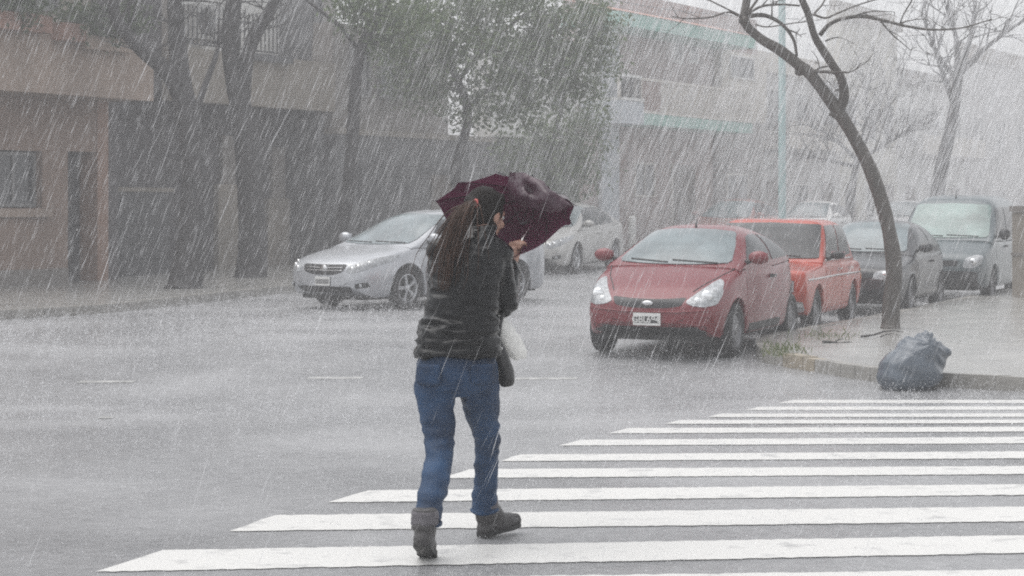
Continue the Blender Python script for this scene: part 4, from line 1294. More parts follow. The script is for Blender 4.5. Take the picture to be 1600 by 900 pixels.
for q in c.fpair('headlight', [(.42, .60), (.46, .76), (.64, .82), (.74, .80), (.72, .66), (.60, .59)], M['lamp'], off=.006, rnd=1, dens=2):
    b = q.data.vertices[0].co
    MB().ball(b + Vector((.012, 0, 0)), (.02, .06, .06), 10).build('bulb', M['lamp_core'], q, True)
c.decal('grille', 'front', [(-.35, .72), (.35, .72), (.32, .63), (-.32, .63)], M['black'], rnd=1)
c.decal('bumper', 'front', [(-.66, .54), (.66, .54), (.66, .27), (-.66, .27)], M['black'], off=.03, skirt=.05, rnd=1)
c.text_plate(0, .46)
c.mirrors(.86, 1.10, M['black'], (.06, .10, .10))
c.wipers(1.1, [(.55, 1.11, 0, 1.13), (-.06, 1.11, -.55, 1.13)])
h_, n_ = c.cast('top', .3, 0)
MB().tube([h_ - Vector((0, 0, .01)), h_ + Vector((.03, 0, .03)), h_ + Vector((-.08, 0, .16))], [.018, .01, .004], 8).build('antenna', M['black'], c.root, True)

# ---- silver saloon swinging out of the street
SAL = dict(L=4.54, W=1.76, oh=.95, wb=2.60, r=.318, track=1.53, tw=.20, sill=.20, n=3.2, tumble=.34, gw=.93, shoulder=.06, wheel='alloy',
    hw=[(2.27, .48), (2.255, .60), (2.21, .70), (2.1, .775), (1.85, .84), (1.4, .875), (0, .88), (-1.4, .875), (-1.9, .83), (-2.15, .74), (-2.24, .62), (-2.27, .5)],
    top=[(2.27, .50), (2.26, .58), (2.235, .645), (2.17, .70), (2.0, .765), (1.7, .84), (1.35, .905), (1.1, .95), (.3, .95), (-.6, .97), (-1.3, 1.01), (-1.8, 1.05), (-2.1, 1.03), (-2.2, .95), (-2.25, .72), (-2.27, .55)],
    roof=[(1.22, .945), (1.0, 1.05), (.7, 1.21), (.45, 1.335), (.22, 1.42), (0, 1.465), (-.35, 1.485), (-.8, 1.46), (-1.15, 1.38), (-1.5, 1.22), (-1.85, 1.05)])
M['p_silver'] = paint('silver_paint', (.46, .475, .50), .34, .45)
def saloon_details(c, glass, fine=True):
    c.decal('windscreen', 'front', [(-.70, .99), (-.35, .97), (0, .965), (.35, .97), (.70, .99), (.54, 1.40), (0, 1.425), (-.54, 1.40)], glass, rnd=1, rings=14, off=.011, dens=2)
    c.both('side_window', [(.82, .995), (.25, 1.34), (0, 1.385), (-.22, 1.39), (-.22, 1.0)], M['glass_dark'], rnd=1)
    c.both('side_window', [(-.28, 1.0), (-.28, 1.39), (-.75, 1.36), (-1.15, 1.20), (-1.2, 1.04)], M['glass_dark'], rnd=1)
    for poly in ([(.86, .30), (.92, .60), (.86, .93), (-.24, .94), (-.24, .30)], [(-.27, .30), (-.27, .94), (-1.2, .98), (-1.02, .62), (-.85, .30)]):
        for dd, sd in zip(c.both('door', poly, c.paint, off=.003, rnd=1, rings=7), (1, -1)):
            xh = poly[-2][0] if poly[0][0] > 0 else -1.05
            MB().box(xh + .06, xh + .22, sd * .88 - .022, sd * .88 + .022, .82, .85).build('handle', c.paint, dd)
    for q, sd in zip(c.fpair('headlight', [(.46, .57), (.48, .655), (.60, .715), (.72, .775), (.83, .83), (.84, .73), (.76, .62), (.60, .555)], M['lamp'], off=.006, rnd=2, dens=2), (1, -1)):
        for (yy, zz_, rr) in ((.56, .625, .04), (.64, .66, .045), (.73, .71, .035)):
            hit, nr = c.cast('front', sd * yy, zz_)
            MB().ball(hit + nr * .008, (rr * .4, rr, rr * .8), 12).build('bulb', M['lamp_core'], q, True)
    gr = c.decal('grille', 'front', [(-.45, .69), (0, .68), (.45, .69), (.39, .575), (.2, .53), (0, .525), (-.2, .53), (-.39, .575)], M['black'], off=.004, rnd=1, dens=2)
    hit, nr = c.cast('front', 0, .625)
    MB().ball(hit + nr * .014, (.012, .075, .05), 16).build('emblem', M['chrome'], gr, True)
    for z in (.60, .64):
        c.strip('grille_bar', 'front', [(-.38, z), (0, z - .008), (.38, z)], .006, M['chrome'], .008)
    c.decal('bumper_intake', 'front', [(-.56, .365), (0, .355), (.56, .365), (.50, .265), (-.50, .265)], M['black'], off=.004, rnd=1)
    for q in c.fpair('fog_lamp_housing', [(.62, .40), (.76, .43), (.78, .36), (.62, .33)], M['black'], off=.005, rnd=1):
        b = q.data.vertices[0].co
        MB().ball(b + Vector((.006, 0, 0)), (.012, .035, .03), 10).build('fog_lamp', M['lamp'], q, True)
    c.text_plate(0, .435)
    c.mirrors(.80, 1.0, c.paint, (.075, .125, .08))
    c.wipers(.98, [(.6, .985, 0, 1.0), (-.06, .985, -.6, 1.0)])
fx = (505 - 800) / F * 30.6
c = make_car('silver_saloon', SAL, (fx, 30.6), 39.0, 'silver saloon turning out of the street before the slate wall', M['p_silver'])
saloon_details(c, M['glass_fog'])

# ---- silver car behind the umbrella and the far cars
M['p_silver2'] = paint('warm_silver_paint', (.47, .465, .45), .36, .35)
S2 = dict(SAL)
c = make_car('parked_saloon', S2, (.24, 42.9), 21.0, 'warm silver saloon parked beyond the umbrella', M['p_silver2'], 'far cars fading into the rain')
saloon_details(c, M['glass_fog'])
M['p_white'] = paint('white_paint', (.78, .78, .77))
c = make_car('parked_hatchback', DRK, (8.05, 58.4), 24.0, 'white hatchback far down the street above the orange saloon', M['p_white'], 'far cars fading into the rain')
hatch_details(c, M['glass_fog'])
M['p_brown'] = paint('rust_brown_paint', (.25, .10, .085))
c = make_car('parked_saloon', SAL, (5.3, 55.0), 25.0, 'rust-brown saloon far down the street beyond the red hatchback', M['p_brown'], 'far cars fading into the rain')
saloon_details(c, M['glass_fog'])
M['p_pale'] = paint('pale_grey_paint', (.50, .50, .50))
c = make_car('parked_hatchback', DRK, (11.0, 60.0), 24.0, 'pale grey hatchback far down the street peeping out beside the van', M['p_pale'], 'far cars fading into the rain')
hatch_details(c, M['glass_fog'])

# ------------------------------------------------------------------ the walking woman
DP = 9.05                                            # metres from the camera
def Q(px, py, dy=0.0):
    p = P(px, py, DP); return Vector((p.x, p.y + dy, p.z))
PK = F / DP                                          # photo pixels per metre at her place
proot = Vector((Q(712, 860).x, DP, ground(0, DP)))
def loc(v): return Vector(v) - proot

def remesh(mb, voxel, smooth=6, disp=None, fac=.5):
    """one continuous skin over overlapping shapes"""
    me = mb.mesh('tmp'); fix_normals(me)
    o = bpy.data.objects.new('tmp', me)
    r = o.modifiers.new('r', 'REMESH'); r.mode = 'VOXEL'; r.voxel_size = voxel
    if smooth:
        sm = o.modifiers.new('s', 'SMOOTH'); sm.iterations = smooth; sm.factor = fac
    out = evaluated_mesh(o)
    if disp:
        n = len(out.vertices)
        co = np.empty(n * 3); out.vertices.foreach_get('co', co); co = co.reshape(-1, 3)
        nr = np.empty(n * 3); out.vertices.foreach_get('normal', nr); nr = nr.reshape(-1, 3)
        dv = np.array([disp(Vector(c)) for c in co])
        out.vertices.foreach_set('co', (co + nr * dv[:, None]).ravel())
        out.update()
    out.polygons.foreach_set('use_smooth', [True] * len(out.polygons))
    out.materials.clear()
    return out

M['skin'] = mat('skin', (.43, .25, .19), .45, vary=.08, scale=12)
M['hair'] = mat('dark_brown_hair', (.008, .005, .004), .55, spec=.12, vary=.5, scale=40, stretch=(6, 6, 1), bump=.4, bscale=90)
M['hair_tip'] = mat('chestnut_hair', (.050, .022, .012), .45, spec=.3, vary=.55, scale=30, bump=.3, bscale=90)
M['jacket'] = mat('black_wet_jacket', (.0025, .003, .004), .17, spec=.27, vary=.3, scale=9, bump=.22, bscale=16)
M['denim'] = mat('blue_denim', (.003, .011, .032), .6, spec=.3, scale=5, vary=.3, bump=.25, bscale=120, col2=(.021, .064, .145))
M['boot'] = mat('grey_boot', (.055, .052, .053), .5, vary=.25, scale=14, bump=.3)
M['boot_cuff'] = mat('grey_fleece_cuff', (.12, .113, .125), .8, vary=.2, scale=30, bump=.4)
M['sole'] = mat('boot_sole', (.03, .03, .03), .6)
M['scrunchie'] = mat('coral_hair_tie', (.50, .11, .10), .6)
M['metal'] = mat('silver_clasp', (.75, .75, .74), .22, metal=1.0)

# body: head, neck, arms, hands, trunk and legs as one skin
mb = MB()
def seg(a, b, r0, r1, n=6, s=14):
    a, b = Vector(a), Vector(b)
    mb.tube([a.lerp(b, i / n) for i in range(n + 1)], [r0 + (r1 - r0) * i / n for i in range(n + 1)], s)
    mb.ball(a, r0, 12); mb.ball(b, r1, 12)
hc = loc(Q(757, 333, .24))                            # head centre
fwd = Vector((.62, .72, -.28)).normalized()           # where she looks
sidev = fwd.cross(Vector((0, 0, 1))).normalized(); upv = sidev.cross(fwd).normalized()
HR = Matrix((sidev, fwd, upv)).transposed()
def H(x, y, z): return hc + HR @ Vector((x, y, z))     # x to her right, y forward, z up
mb.ball(hc, (.073, .092, .10), 20, HR)
mb.ball(H(0, .025, -.06), (.055, .07, .06), 16, HR)    # jaw
mb.ball(H(0, .075, -.095), (.022, .022, .018), 10, HR) # chin
mb.ball(H(0, .102, -.022), (.012, .018, .024), 10, HR) # nose
mb.ball(H(0, .082, .02), (.05, .015, .018), 10, HR)    # brow
mb.ball(H(0, .09, -.062), (.024, .012, .011), 10, HR)  # lips
for sd in (-1, 1):
    mb.ball(H(sd * .076, -.002, -.018), (.010, .022, .033), 10, HR)
    mb.ball(H(sd * .042, .07, -.035), (.02, .02, .02), 10, HR)
seg(H(0, -.02, -.08), loc(Q(747, 378, .13)), .052, .058)
sh_r, el_r, wr_r = loc(Q(775, 398, .12)), loc(Q(789, 478, .16)), loc(Q(800, 416, .31))
sh_l, el_l, wr_l = loc(Q(691, 394, .10)), loc(Q(686, 482, .17)), loc(Q(748, 512, .36))
seg(sh_r, el_r, .045, .037); seg(el_r, wr_r, .036, .025)
seg(sh_l, el_l, .045, .037); seg(el_l, wr_l, .036, .025)
mb.rings([(*loc(Q(716, 575, .0)), .155, .10), (*loc(Q(718, 520, .02)), .14, .09), (*loc(Q(724, 460, .06)), .13, .09), (*loc(Q(733, 410, .1)), .145, .09), (*loc(Q(738, 388, .12)), .14, .07), (*loc(Q(746, 372, .13)), .06, .055)])
hip_l, kn_l, an_l = loc(Q(683, 590, -.02)), loc(Q(689, 690, -.10)), loc(Q(671, 808, -.38))
hip_r, kn_r, an_r = loc(Q(748, 590, .02)), loc(Q(761, 688, .16)), loc(Q(755, 815, .27))
seg(hip_l, kn_l, .072, .038); seg(kn_l, an_l, .038, .028)
seg(hip_r, kn_r, .072, .036); seg(kn_r, an_r, .036, .028)
# hands: palm and five fingers
def hand(wr, aim, side, grip_axis, r=.0088, curl=1.0):
    """aim: wrist to knuckles, side: across the palm towards the thumb, grip_axis: palm facing"""
    aim, side, g = Vector(aim).normalized(), Vector(side).normalized(), Vector(grip_axis).normalized()
    k = wr + aim * .075
    mb.tube([wr, wr + aim * .04, k], [(.021, .027), (.036, .016), (.038, .014)], 12)
    mb.ball(wr + aim * .045, .026, 10)
    lens = (.066, .076, .071, .056)
    for i, L in enumerate(lens):
        b = k + side * (.030 - .020 * i) - aim * .006
        p1 = b + aim * L * .42 + g * L * .12 * curl
        p2 = p1 + aim * L * .05 * (2 - curl) + g * L * .38 * curl + aim * L * .3 * (1 - curl)
        p3 = p2 - aim * L * .22 * curl + g * L * .16
        mb.tube([b, p1, p2, p3], [r * 1.1, r * 1.05, r * .95, r * .75], 8)
        for q in (p1, p2, p3): mb.ball(q, r * .95 if q != p3 else r * .8, 8)
    t0 = wr + aim * .028 + side * .026
    t1 = t0 + side * .028 + aim * .022 + g * .014
    t2 = t1 + aim * .026 + g * .020 - side * .006
    mb.tube([t0, t1, t2], [r * 1.5, r * 1.25, r * .9], 8); mb.ball(t1, r * 1.25, 8); mb.ball(t2, r * .95, 8)
grip = loc(Q(802, 398, .33))
hand(wr_r, (.12, .1, .95), (-.75, .55, 0), (.75, .35, 0), curl=.9)
hand(wr_l, (.9, .2, -.4), (.1, -.2, .9), (0, .6, -.6), curl=.7)
body = remesh(mb, .0055, 3)
person = link('person', body, M['skin'])
person.location = proot
tag(person, 'woman in black jacket and blue jeans hurrying over the crosswalk under a broken umbrella', 'person')

# eyes
for sd in (-1, 1):
    MB().ball(H(sd * .031, .083, .002), .0115, 10).build('eye', M['white_frame'], person, True)

# jacket
mb = MB()
mb.rings([(*loc(Q(715, 557, .0)), .188, .132), (*loc(Q(715, 546, .0)), .190, .135), (*loc(Q(716, 520, .01)), .180, .128), (*loc(Q(720, 490, .03)), .168, .122), (*loc(Q(724, 460, .05)), .160, .12),
          (*loc(Q(729, 430, .07)), .162, .122), (*loc(Q(733, 405, .09)), .165, .118), (*loc(Q(737, 386, .11)), .150, .10), (*loc(Q(742, 373, .12)), .105, .085), (*loc(Q(749, 362, .14)), .072, .075), (*loc(Q(752, 352, .155)), .068, .072)], 28)
seg(sh_r, el_r, .068, .060); seg(el_r, wr_r + (el_r - wr_r) * .12, .057, .043)
seg(sh_l, el_l, .068, .058); seg(el_l, wr_l + (el_l - wr_l) * .1, .056, .042)
mb.ball(sh_r, (.078, .075, .07), 14); mb.ball(sh_l, (.078, .075, .07), 14)
def wrinkle(co):
    n1 = mnoise.noise(Vector((co.x * 6 + co.z * 5, co.y * 6, co.z * 27)))
    n2 = mnoise.noise(Vector((co.x * 16 + co.z * 9, co.y * 16, co.z * 34)))
    ridge = 1 - abs(n1) * 2
    k = .4 + .6 * min(1, max(0, (1.15 - co.z) / .35))
    return k * (.019 * (ridge - .45) + .009 * n2)
jk = link('jacket', remesh(mb, .008, 5, wrinkle), M['jacket'], person)
# hem band, zip line, back seam
hem = MB()
c0 = loc(Q(715, 551, .0))
hem.tube([c0 + Vector((math.cos(a) * .186, math.sin(a) * .132, .004 * math.sin(3 * a))) for a in np.linspace(0, 2 * math.pi, 41)], .011, 8)
hem.build('hem', M['jacket'], jk, True)

# jeans
mb = MB()
mb.rings([(*loc(Q(714, 545, .0)), .150, .105), (*loc(Q(714, 565, -.005)), .176, .122), (*loc(Q(714, 588, -.01)), .186, .132), (*loc(Q(714, 606, -.01)), .178, .122), (*loc(Q(714, 618, 0)), .14, .09)], 28)
L_ = [(679, 604, -.02, .094), (683, 640, -.05, .080), (689, 690, -.10, .064), (687, 715, -.16, .062), (682, 745, -.24, .061), (675, 775, -.32, .058), (672, 797, -.37, .058)]
R_ = [(749, 604, .01, .092), (752, 640, .08, .083), (761, 690, .16, .058), (760, 715, .19, .056), (758, 745, .22, .055), (756, 780, .25, .056), (756, 812, .265, .057)]
for leg in (L_, R_):
    pts = [loc(Q(x, y, dy)) for x, y, dy, r in leg]
    mb.tube(pts, [r for *_, r in leg], 18)
    mb.ball(pts[0], leg[0][3], 14)
def denim(co):
    low = max(0, min(1, (.42 - co.z) / .25)); knee = math.exp(-((co.z - .52) / .09) ** 2)
    n = mnoise.noise(Vector((co.x * 9, co.y * 6, co.z * 30))); n2 = mnoise.noise(co * 22)
    fold = 1 - abs(mnoise.noise(Vector((co.x * 6 + co.z * 10, co.y * 6, co.z * 17)))) * 2
    return .010 * n * (.35 + low + .8 * knee) + .006 * (fold - .5) * (.4 + low + knee) + .0015 * n2
jn = link('jeans', remesh(mb, .008, 4, denim), M['denim'], person)
for (x0, y0, x1, y1) in ((654, 566, 690, 596), (737, 566, 772, 594)):     # back pockets
    pk = MB()
    cx, cz = (x0 + x1) / 2, (y0 + y1) / 2
    g = 6; vs = []
    for j in range(g + 1):
        for i in range(g + 1):
            u, v = i / g, j / g
            x = x0 + (x1 - x0) * u; y = y0 + (y1 - y0) * v + (4 * (1 - abs(2 * u - 1)) if v == 1 else 0)
            p = loc(Q(x, y, 0)); dx = (p.x - loc(Q(714, 580)).x) / .19
            vs.append(Vector((p.x, -.142 * math.sqrt(max(0, 1 - dx * dx)) - .004, p.z)))
    n = g + 1
    fs = [(j*n+i, j*n+i+1, (j+1)*n+i+1, (j+1)*n+i) for j in range(g) for i in range(g)]
    pk.add(vs, fs)
    ob = pk.build('back_pocket', M['denim'], jn, True)
    sd = ob.modifiers.new('s', 'SOLIDIFY'); sd.thickness = .008
for leg in (L_, R_):                                                   # turned hems
    x, y, dy, r = leg[-1]; c0 = loc(Q(x, y, dy))
    hm = MB().tube([c0 + Vector((math.cos(a) * r * 1.02, math.sin(a) * r * 1.02, .006 * math.sin(2 * a + x))) for a in np.linspace(0, 2 * math.pi, 25)], .009, 7)
    hm.build('hem', M['denim'], jn, True)

# boots
def boot(ankle, heel, toe, cuff_r, sole_up):
    mb = MB()
    ax = (toe - heel); ln = ax.length; ax.normalize()
    mb.tube([ankle + Vector((0, 0, .03)), ankle + Vector((0, 0, -.02)), heel + Vector((0, 0, .075)) + ax * .03], [.054, .054, .052], 14)
    pts = [heel + Vector((0, 0, .040)) + ax * .015, heel + Vector((0, 0, .046)) + ax * ln * .3, heel.lerp(toe, .62) + Vector((0, 0, .038)), heel.lerp(toe, .9) + Vector((0, 0, .032))]
    mb.tube(pts, [.040, .046, .044, .032], 14)
    for p, r in zip(pts, (.040, .046, .044, .033)): mb.ball(p, r, 12)
    seg_ = [ankle + Vector((0, 0, -.02)), heel.lerp(toe, .45) + Vector((0, 0, .05))]
    mb.tube(seg_, [.05, .044], 12)
    b = link('boot', remesh(mb, .007, 3, lambda c: .003 * mnoise.noise(c * 26)), M['boot'], person)
    side = ax.cross(Vector((0, 0, 1))).normalized(); up = side.cross(ax)
    sm = MB(); out = []
    prof = [(-.02, .030), (.0, .038), (.3, .036), (.45, .035), (.65, .044), (.85, .040), (.98, .026), (1.04, .008)]
    prof2 = [(t, w) for t, w in prof] + [(t, -w) for t, w in prof[::-1]]
    n = len(prof2)
    vs = [heel + ax * ln * t + side * w + up * z for z in (.0, .022) for t, w in prof2]
    sm.add(vs, [tuple(range(n-1, -1, -1)), tuple(range(n, 2*n))] + [(i, (i+1) % n, (i+1) % n + n, i + n) for i in range(n)])
    sm.build('sole', M['sole'], b, False, True)
    cf = MB().tube([ankle + Vector((0, 0, .020)), ankle + Vector((0, 0, -.040))], [cuff_r, cuff_r * 1.04], 16)
    link('cuff', remesh(cf, .006, 3, lambda c: .004 * mnoise.noise(c * 40)), M['boot_cuff'], b)
heel_l, toe_l = loc(Q(666, 852, 0)), loc(Q(674, 868, 0))
heel_l = Vector((heel_l.x, -.44, .075)); toe_l = Vector((toe_l.x - .0, -.235, -.006))
boot(Vector((loc(Q(670, 812)).x, -.40, .205)), heel_l, toe_l, .0575, True)
heel_r = Vector((loc(Q(752, 838)).x, .27, .004)); toe_r = heel_r + Vector((.165, .15, .03))
boot(Vector((heel_r.x + .015, .275, .175)), heel_r, toe_r, .0565, False)

# hair: cap over the skull, pony tail of many strands, coral tie
mb = MB()
mb.ball(H(0, -.016, .016), (.086, .098, .104), 22, HR)
mb.ball(H(0, -.062, -.03), (.066, .05, .07), 16, HR)
mb.ball(H(.0, .04, .075), (.06, .05, .04), 14, HR)
tie = loc(Q(741, 318, .10))
mb.tube([H(-.01, -.06, .03), H(-.02, -.085, .03), tie], [.05, .036, .020], 12)
hair = link('hair', remesh(mb, .006, 4, lambda c: .0022 * mnoise.noise(Vector((c.x * 70, c.y * 70, c.z * 16)))), M['hair'], person)
st = MB()
for i in range(300):
    a, rr = random.uniform(0, 6.28), random.random() ** .5
    s0 = tie + Vector((math.cos(a), 0, math.sin(a))) * .016 * rr
    sp = random.gauss(0, 1); dp = random.gauss(0, 1); lf = random.uniform(.55, 1.06); wild = 2.2 if random.random() < .15 else 1.0
    path = []
    for (x, y, w, dy) in ((741, 318, 2, .10), (731, 322, 5, .04), (720, 338, 9, .0), (710, 366, 13, -.02), (702, 398, 17, -.03), (698, 428, 18, -.03), (696, 452, 15, -.03)):
        path.append(loc(Q(x + sp * w * .66 * wild + random.gauss(0, .10) * w, y + random.gauss(0, 2.2), dy + .035 * dp * w / 14)))
    path[0] = s0
    cut = max(3, int(len(path) * lf)); path = limb_curve(path[:cut], 3)
    n = len(path)
    st.tube(path, [.0036 * (1 - .65 * j / (n - 1)) for j in range(n)], 4)
pt = st.build('ponytail', M['hair_tip'], hair, True)
sc_ = MB().tube([tie + HR @ Vector((math.cos(a) * .015, 0, math.sin(a) * .015)) for a in np.linspace(0, 2 * math.pi, 21)], [.007 + .002 * math.sin(5 * i) for i in range(21)], 8)
sc_.build('hair_tie', M['scrunchie'], hair, True)
MB().ball(H(-.035, -.085, .055), (.012, .006, .006), 8, HR).build('hair_clip', M['metal'], hair, True)

# ------------------------------------------------------------------ umbrella, blown half inside out
M['rib'] = mat('dark_steel_rib', (.10, .10, .11), .35, metal=.8)
M['canopy'] = thin_material('plum_canopy', (.048, .010, .026), .24, .24, tcol=(.12, .017, .056), bump=.15, vary=.25)
M['canopy_wet'] = thin_material('wet_plum_canopy', (.070, .035, .052), .2, .22, tcol=(.08, .02, .04), bump=.4, vary=.35)
um = thing('umbrella', Q(800, 402, .33), 0, 'plum umbrella blown half inside out, held over the walking woman', 'umbrella')
uo = Vector(um.location)
def U(px, py, dy): return Q(px, py, dy) - uo
hub = U(838, 306, .88)
tips = [U(678, 314, .20), U(712, 284, .36), U(774, 268, .46), U(832, 274, .44), U(872, 302, .34), U(899, 322, .22), U(893, 352, .20), U(851, 381, .22), U(803, 406, .28), U(742, 388, .34), U(698, 348, .26)]
nT = len(tips); seg_n, ring_n = 8, 10
vs = [hub]; cols = nT * seg_n
mid = sum(tips, Vector()) / nT
axis = (hub - mid).normalized()
def dome(t):  # outward bulge along the radius
    return math.sin(t * math.pi / 2)
for j in range(1, ring_n + 1):
    t = j / ring_n
    for i in range(cols):
        k, f = divmod(i, seg_n); f /= seg_n
        a, b = tips[k], tips[(k + 1) % nT]
        rim = a.lerp(b, f)
        chord = (a - b).length
        sag = 4 * f * (1 - f)
        rim = rim + (mid - rim) * (.16 * sag * chord) + Vector((.02, -.05, .03)) * (mnoise.noise(rim * 11) * sag * (1.5 if rim.x > 0 else .6))             # scalloped edge
        flat = hub.lerp(rim, t)
        along = (flat - hub).dot(axis)
        p = flat - axis * along + axis * (along * (t ** 1.15) if along < 0 else along)
        p = p - axis * (.05 * sag * chord * math.sin(math.pi * t))  # slack cloth between ribs
        p = p + axis * ((.03 + .05 * max(0, min(1, p.x * 4))) * mnoise.noise(p * 8) + .018 * mnoise.noise(p * 19)) * t * (1 - abs(1 - sag) * .6)
        vs.append(p)
fs = [(0, 1 + i, 1 + (i + 1) % cols) for i in range(cols)]
for j in range(ring_n - 1):
    for i in range(cols):
        i2 = (i + 1) % cols
        fs.append((1+j*cols+i, 1+(j+1)*cols+i, 1+(j+1)*cols+i2, 1+j*cols+i2))
MB().add(vs, fs).build('canopy', M['canopy'], um, True)
# panel flipped back over the rim
up_e = limb_curve([U(795, 268, .40), U(815, 268, .30), U(834, 274, .24), U(852, 284, .20), U(868, 300, .17), U(884, 314, .15), U(894, 324, .13)], 4)
lo_e = limb_curve([U(792, 306, .40), U(808, 316, .28), U(826, 324, .22), U(842, 328, .18), U(858, 330, .16), U(874, 331, .14), U(892, 326, .13)], 4)
n = len(up_e); rows = 9; vs = []
for j in range(rows):
    v = j / (rows - 1)
    for i in range(n):
        u = i / (n - 1)
        p = up_e[i].lerp(lo_e[i], v)
        bul = math.sin(math.pi * v) * (.055 * math.sin(math.pi * min(1, u * 1.1))) + .028 * mnoise.noise(Vector((u * 5, v * 3.2, 1.7)))
        eye = math.exp(-(((u - .34 - .25 * (v - .4)) / .10) ** 2 + ((v - .42) / .17) ** 2))
        p = p + Vector((0, -1, 0)) * (bul - .075 * eye) + Vector((0, 0, .006)) * mnoise.noise(p * 30)
        p = p + Vector((.01, -.012, .01)) * mnoise.noise(p * 18 + Vector((3, 1, 7)))
        vs.append(p)
fs = [(j*n+i, j*n+i+1, (j+1)*n+i+1, (j+1)*n+i) for j in range(rows-1) for i in range(n-1)]
MB().add(vs, fs).build('flipped_panel', M['canopy_wet'], um, True)
for k, tp in enumerate(tips):
    c = [hub.lerp(tp, t) for t in (0, .25, .5, .75, 1)]
    pts = []
    for t, q in zip((0, .25, .5, .75, 1), c):
        along = (q - hub).dot(axis)
        pts.append(q - axis * along + axis * (along * (t ** 1.15)) - Vector((0, .006, 0)))
    pts[-1] = tp + (tp - mid).normalized() * .012
    MB().tube(pts, [.0035, .003, .003, .0028, .0022], 5).build('rib', M['rib'], um, True)
    if k in (1, 3, 5, 7, 8):
        MB().tube([U(815, 352, .48), pts[2]], .0022, 5).build('stretcher', M['rib'], um, True)
MB().tube([U(796, 412, .315), U(806, 394, .345), U(830, 356, .44), hub], [.006, .006, .005, .005], 8).build('shaft', M['metal'], um, True)
MB().tube([U(790, 424, .30), U(796, 412, .315), U(803, 398, .338)], [.010, .013, .012], 10).build('handle', M['black'], um, True)
MB().tube([hub, hub + axis * .05], [.008, .003], 8).build('ferrule', M['black'], um, True)

# ------------------------------------------------------------------ bags
M['film'] = thin_material('white_carrier_film', (.93, .925, .90), .22, .3, bump=.4, vary=.05)
M['bag_black'] = mat('black_handbag', (.014, .014, .015), .3, vary=.3, scale=12, bump=.4, bscale=30)
wb_ = Q(796, 530, .16)
mb = MB()
mb.tube([Q(768, 486, .14) - wb_, Q(776, 502, .15) - wb_, Q(787, 522, .16) - wb_, Q(799, 542, .17) - wb_, Q(808, 557, .17) - wb_, Q(813, 565, .17) - wb_],
        [(.014, .014), (.035, .03), (.05, .045), (.055, .05), (.045, .04), (.022, .02)], 16)
mb.ball(Q(818, 556, .17) - wb_, (.022, .02, .03), 10)
ob = link('carrier_bag', remesh(mb, .006, 2, lambda c: .010 * (abs(mnoise.noise(Vector((c.x * 14 + c.z * 12, c.y * 14, c.z * 10)))) - .3) + .003 * mnoise.noise(c * 60)), M['film'])
ob.location = wb_
tag(ob, 'white plastic carrier bag hanging at the woman\'s hip', 'plastic bag')
hb = thing('handbag', Q(789, 575, .06), 0, 'black handbag with silver clasps swinging below the carrier bag', 'handbag')
ho = Vector(hb.location)
mb = MB()
mb.tube([Q(776, 535, .08) - ho, Q(782, 555, .07) - ho, Q(788, 577, .06) - ho, Q(792, 598, .06) - ho, Q(793, 605, .06) - ho], [(.022, .02), (.034, .04), (.038, .05), (.037, .05), (.028, .04)], 16)
link('pouch', remesh(mb, .007, 3, lambda c: .005 * mnoise.noise(c * 22)), M['bag_black'], hb)
MB().tube(limb_curve([Q(778, 532, .06) - ho, Q(782, 505, .10) - ho, Q(786, 488, .13) - ho, Q(782, 480, .19) - ho, Q(774, 500, .2) - ho, Q(774, 532, .12) - ho], 4), .009, 6).build('strap', M['bag_black'], hb, True)
for (x, y, dy) in ((779, 531, .03), (781, 545, .02)):
    MB().ball(Q(x, y, dy) - ho, (.014, .006, .009), 8).build('clasp', M['metal'], hb, True)

# ------------------------------------------------------------------ rubbish bag at the kerb
M['sack'] = mat('blue_grey_plastic_sack', (.085, .105, .13), .17, vary=.12, scale=4, bump=.2, bscale=9)
gp = on_ground(1428, 607)
sk = 3200 / gp.y
def K(x, y, dy=0.0): return Vector(((x - 1428) / sk, dy, (607 - y) / sk))
mb = MB()
mb.ball(K(1424, 577), (50/sk, .30, 36/sk), 20)
mb.ball(K(1438, 556, .02), (42/sk, .25, 34/sk), 18)
mb.ball(K(1412, 588, -.02), (42/sk, .28, 26/sk), 16)
mb.ball(K(1462, 560, .03), (20/sk, .16, 24/sk), 14)
mb.tube([K(1450, 556), K(1474, 549), K(1486, 545)], [.14, .07, .015], 12)
mb.tube([K(1430, 545), K(1446, 526), K(1456, 519)], [.16, .07, .02], 12)
mb.tube([K(1418, 545), K(1418, 527), K(1421, 520)], [.10, .04, .008], 10)
def sackd(c):
    q = c - K(1452, 535)                       # folds gather towards the tied neck
    ang = math.atan2(q.z, q.x); rr = q.length
    pleat = math.sin(ang * 11 + 2.5 * mnoise.noise(c * 4)) * math.exp(-rr * 4.0)
    a = mnoise.noise(Vector((c.x * 3.2 + c.z * 2, c.y * 3.2, c.z * 3.0 - c.x * 1.5))); b = mnoise.noise(c * 7 + Vector((2, 5, 1)))
    return .045 * (.45 - abs(a)) - .008 + .009 * (.35 - abs(b)) + .015 * pleat
me = remesh(mb, .016, 5, sackd)
ob = link('rubbish_bag', me, M['sack'])
ob.location = gp + Vector((0, 0, -.01))
tag(ob, 'full blue-grey rubbish bag lying at the kerb edge', 'rubbish bag')

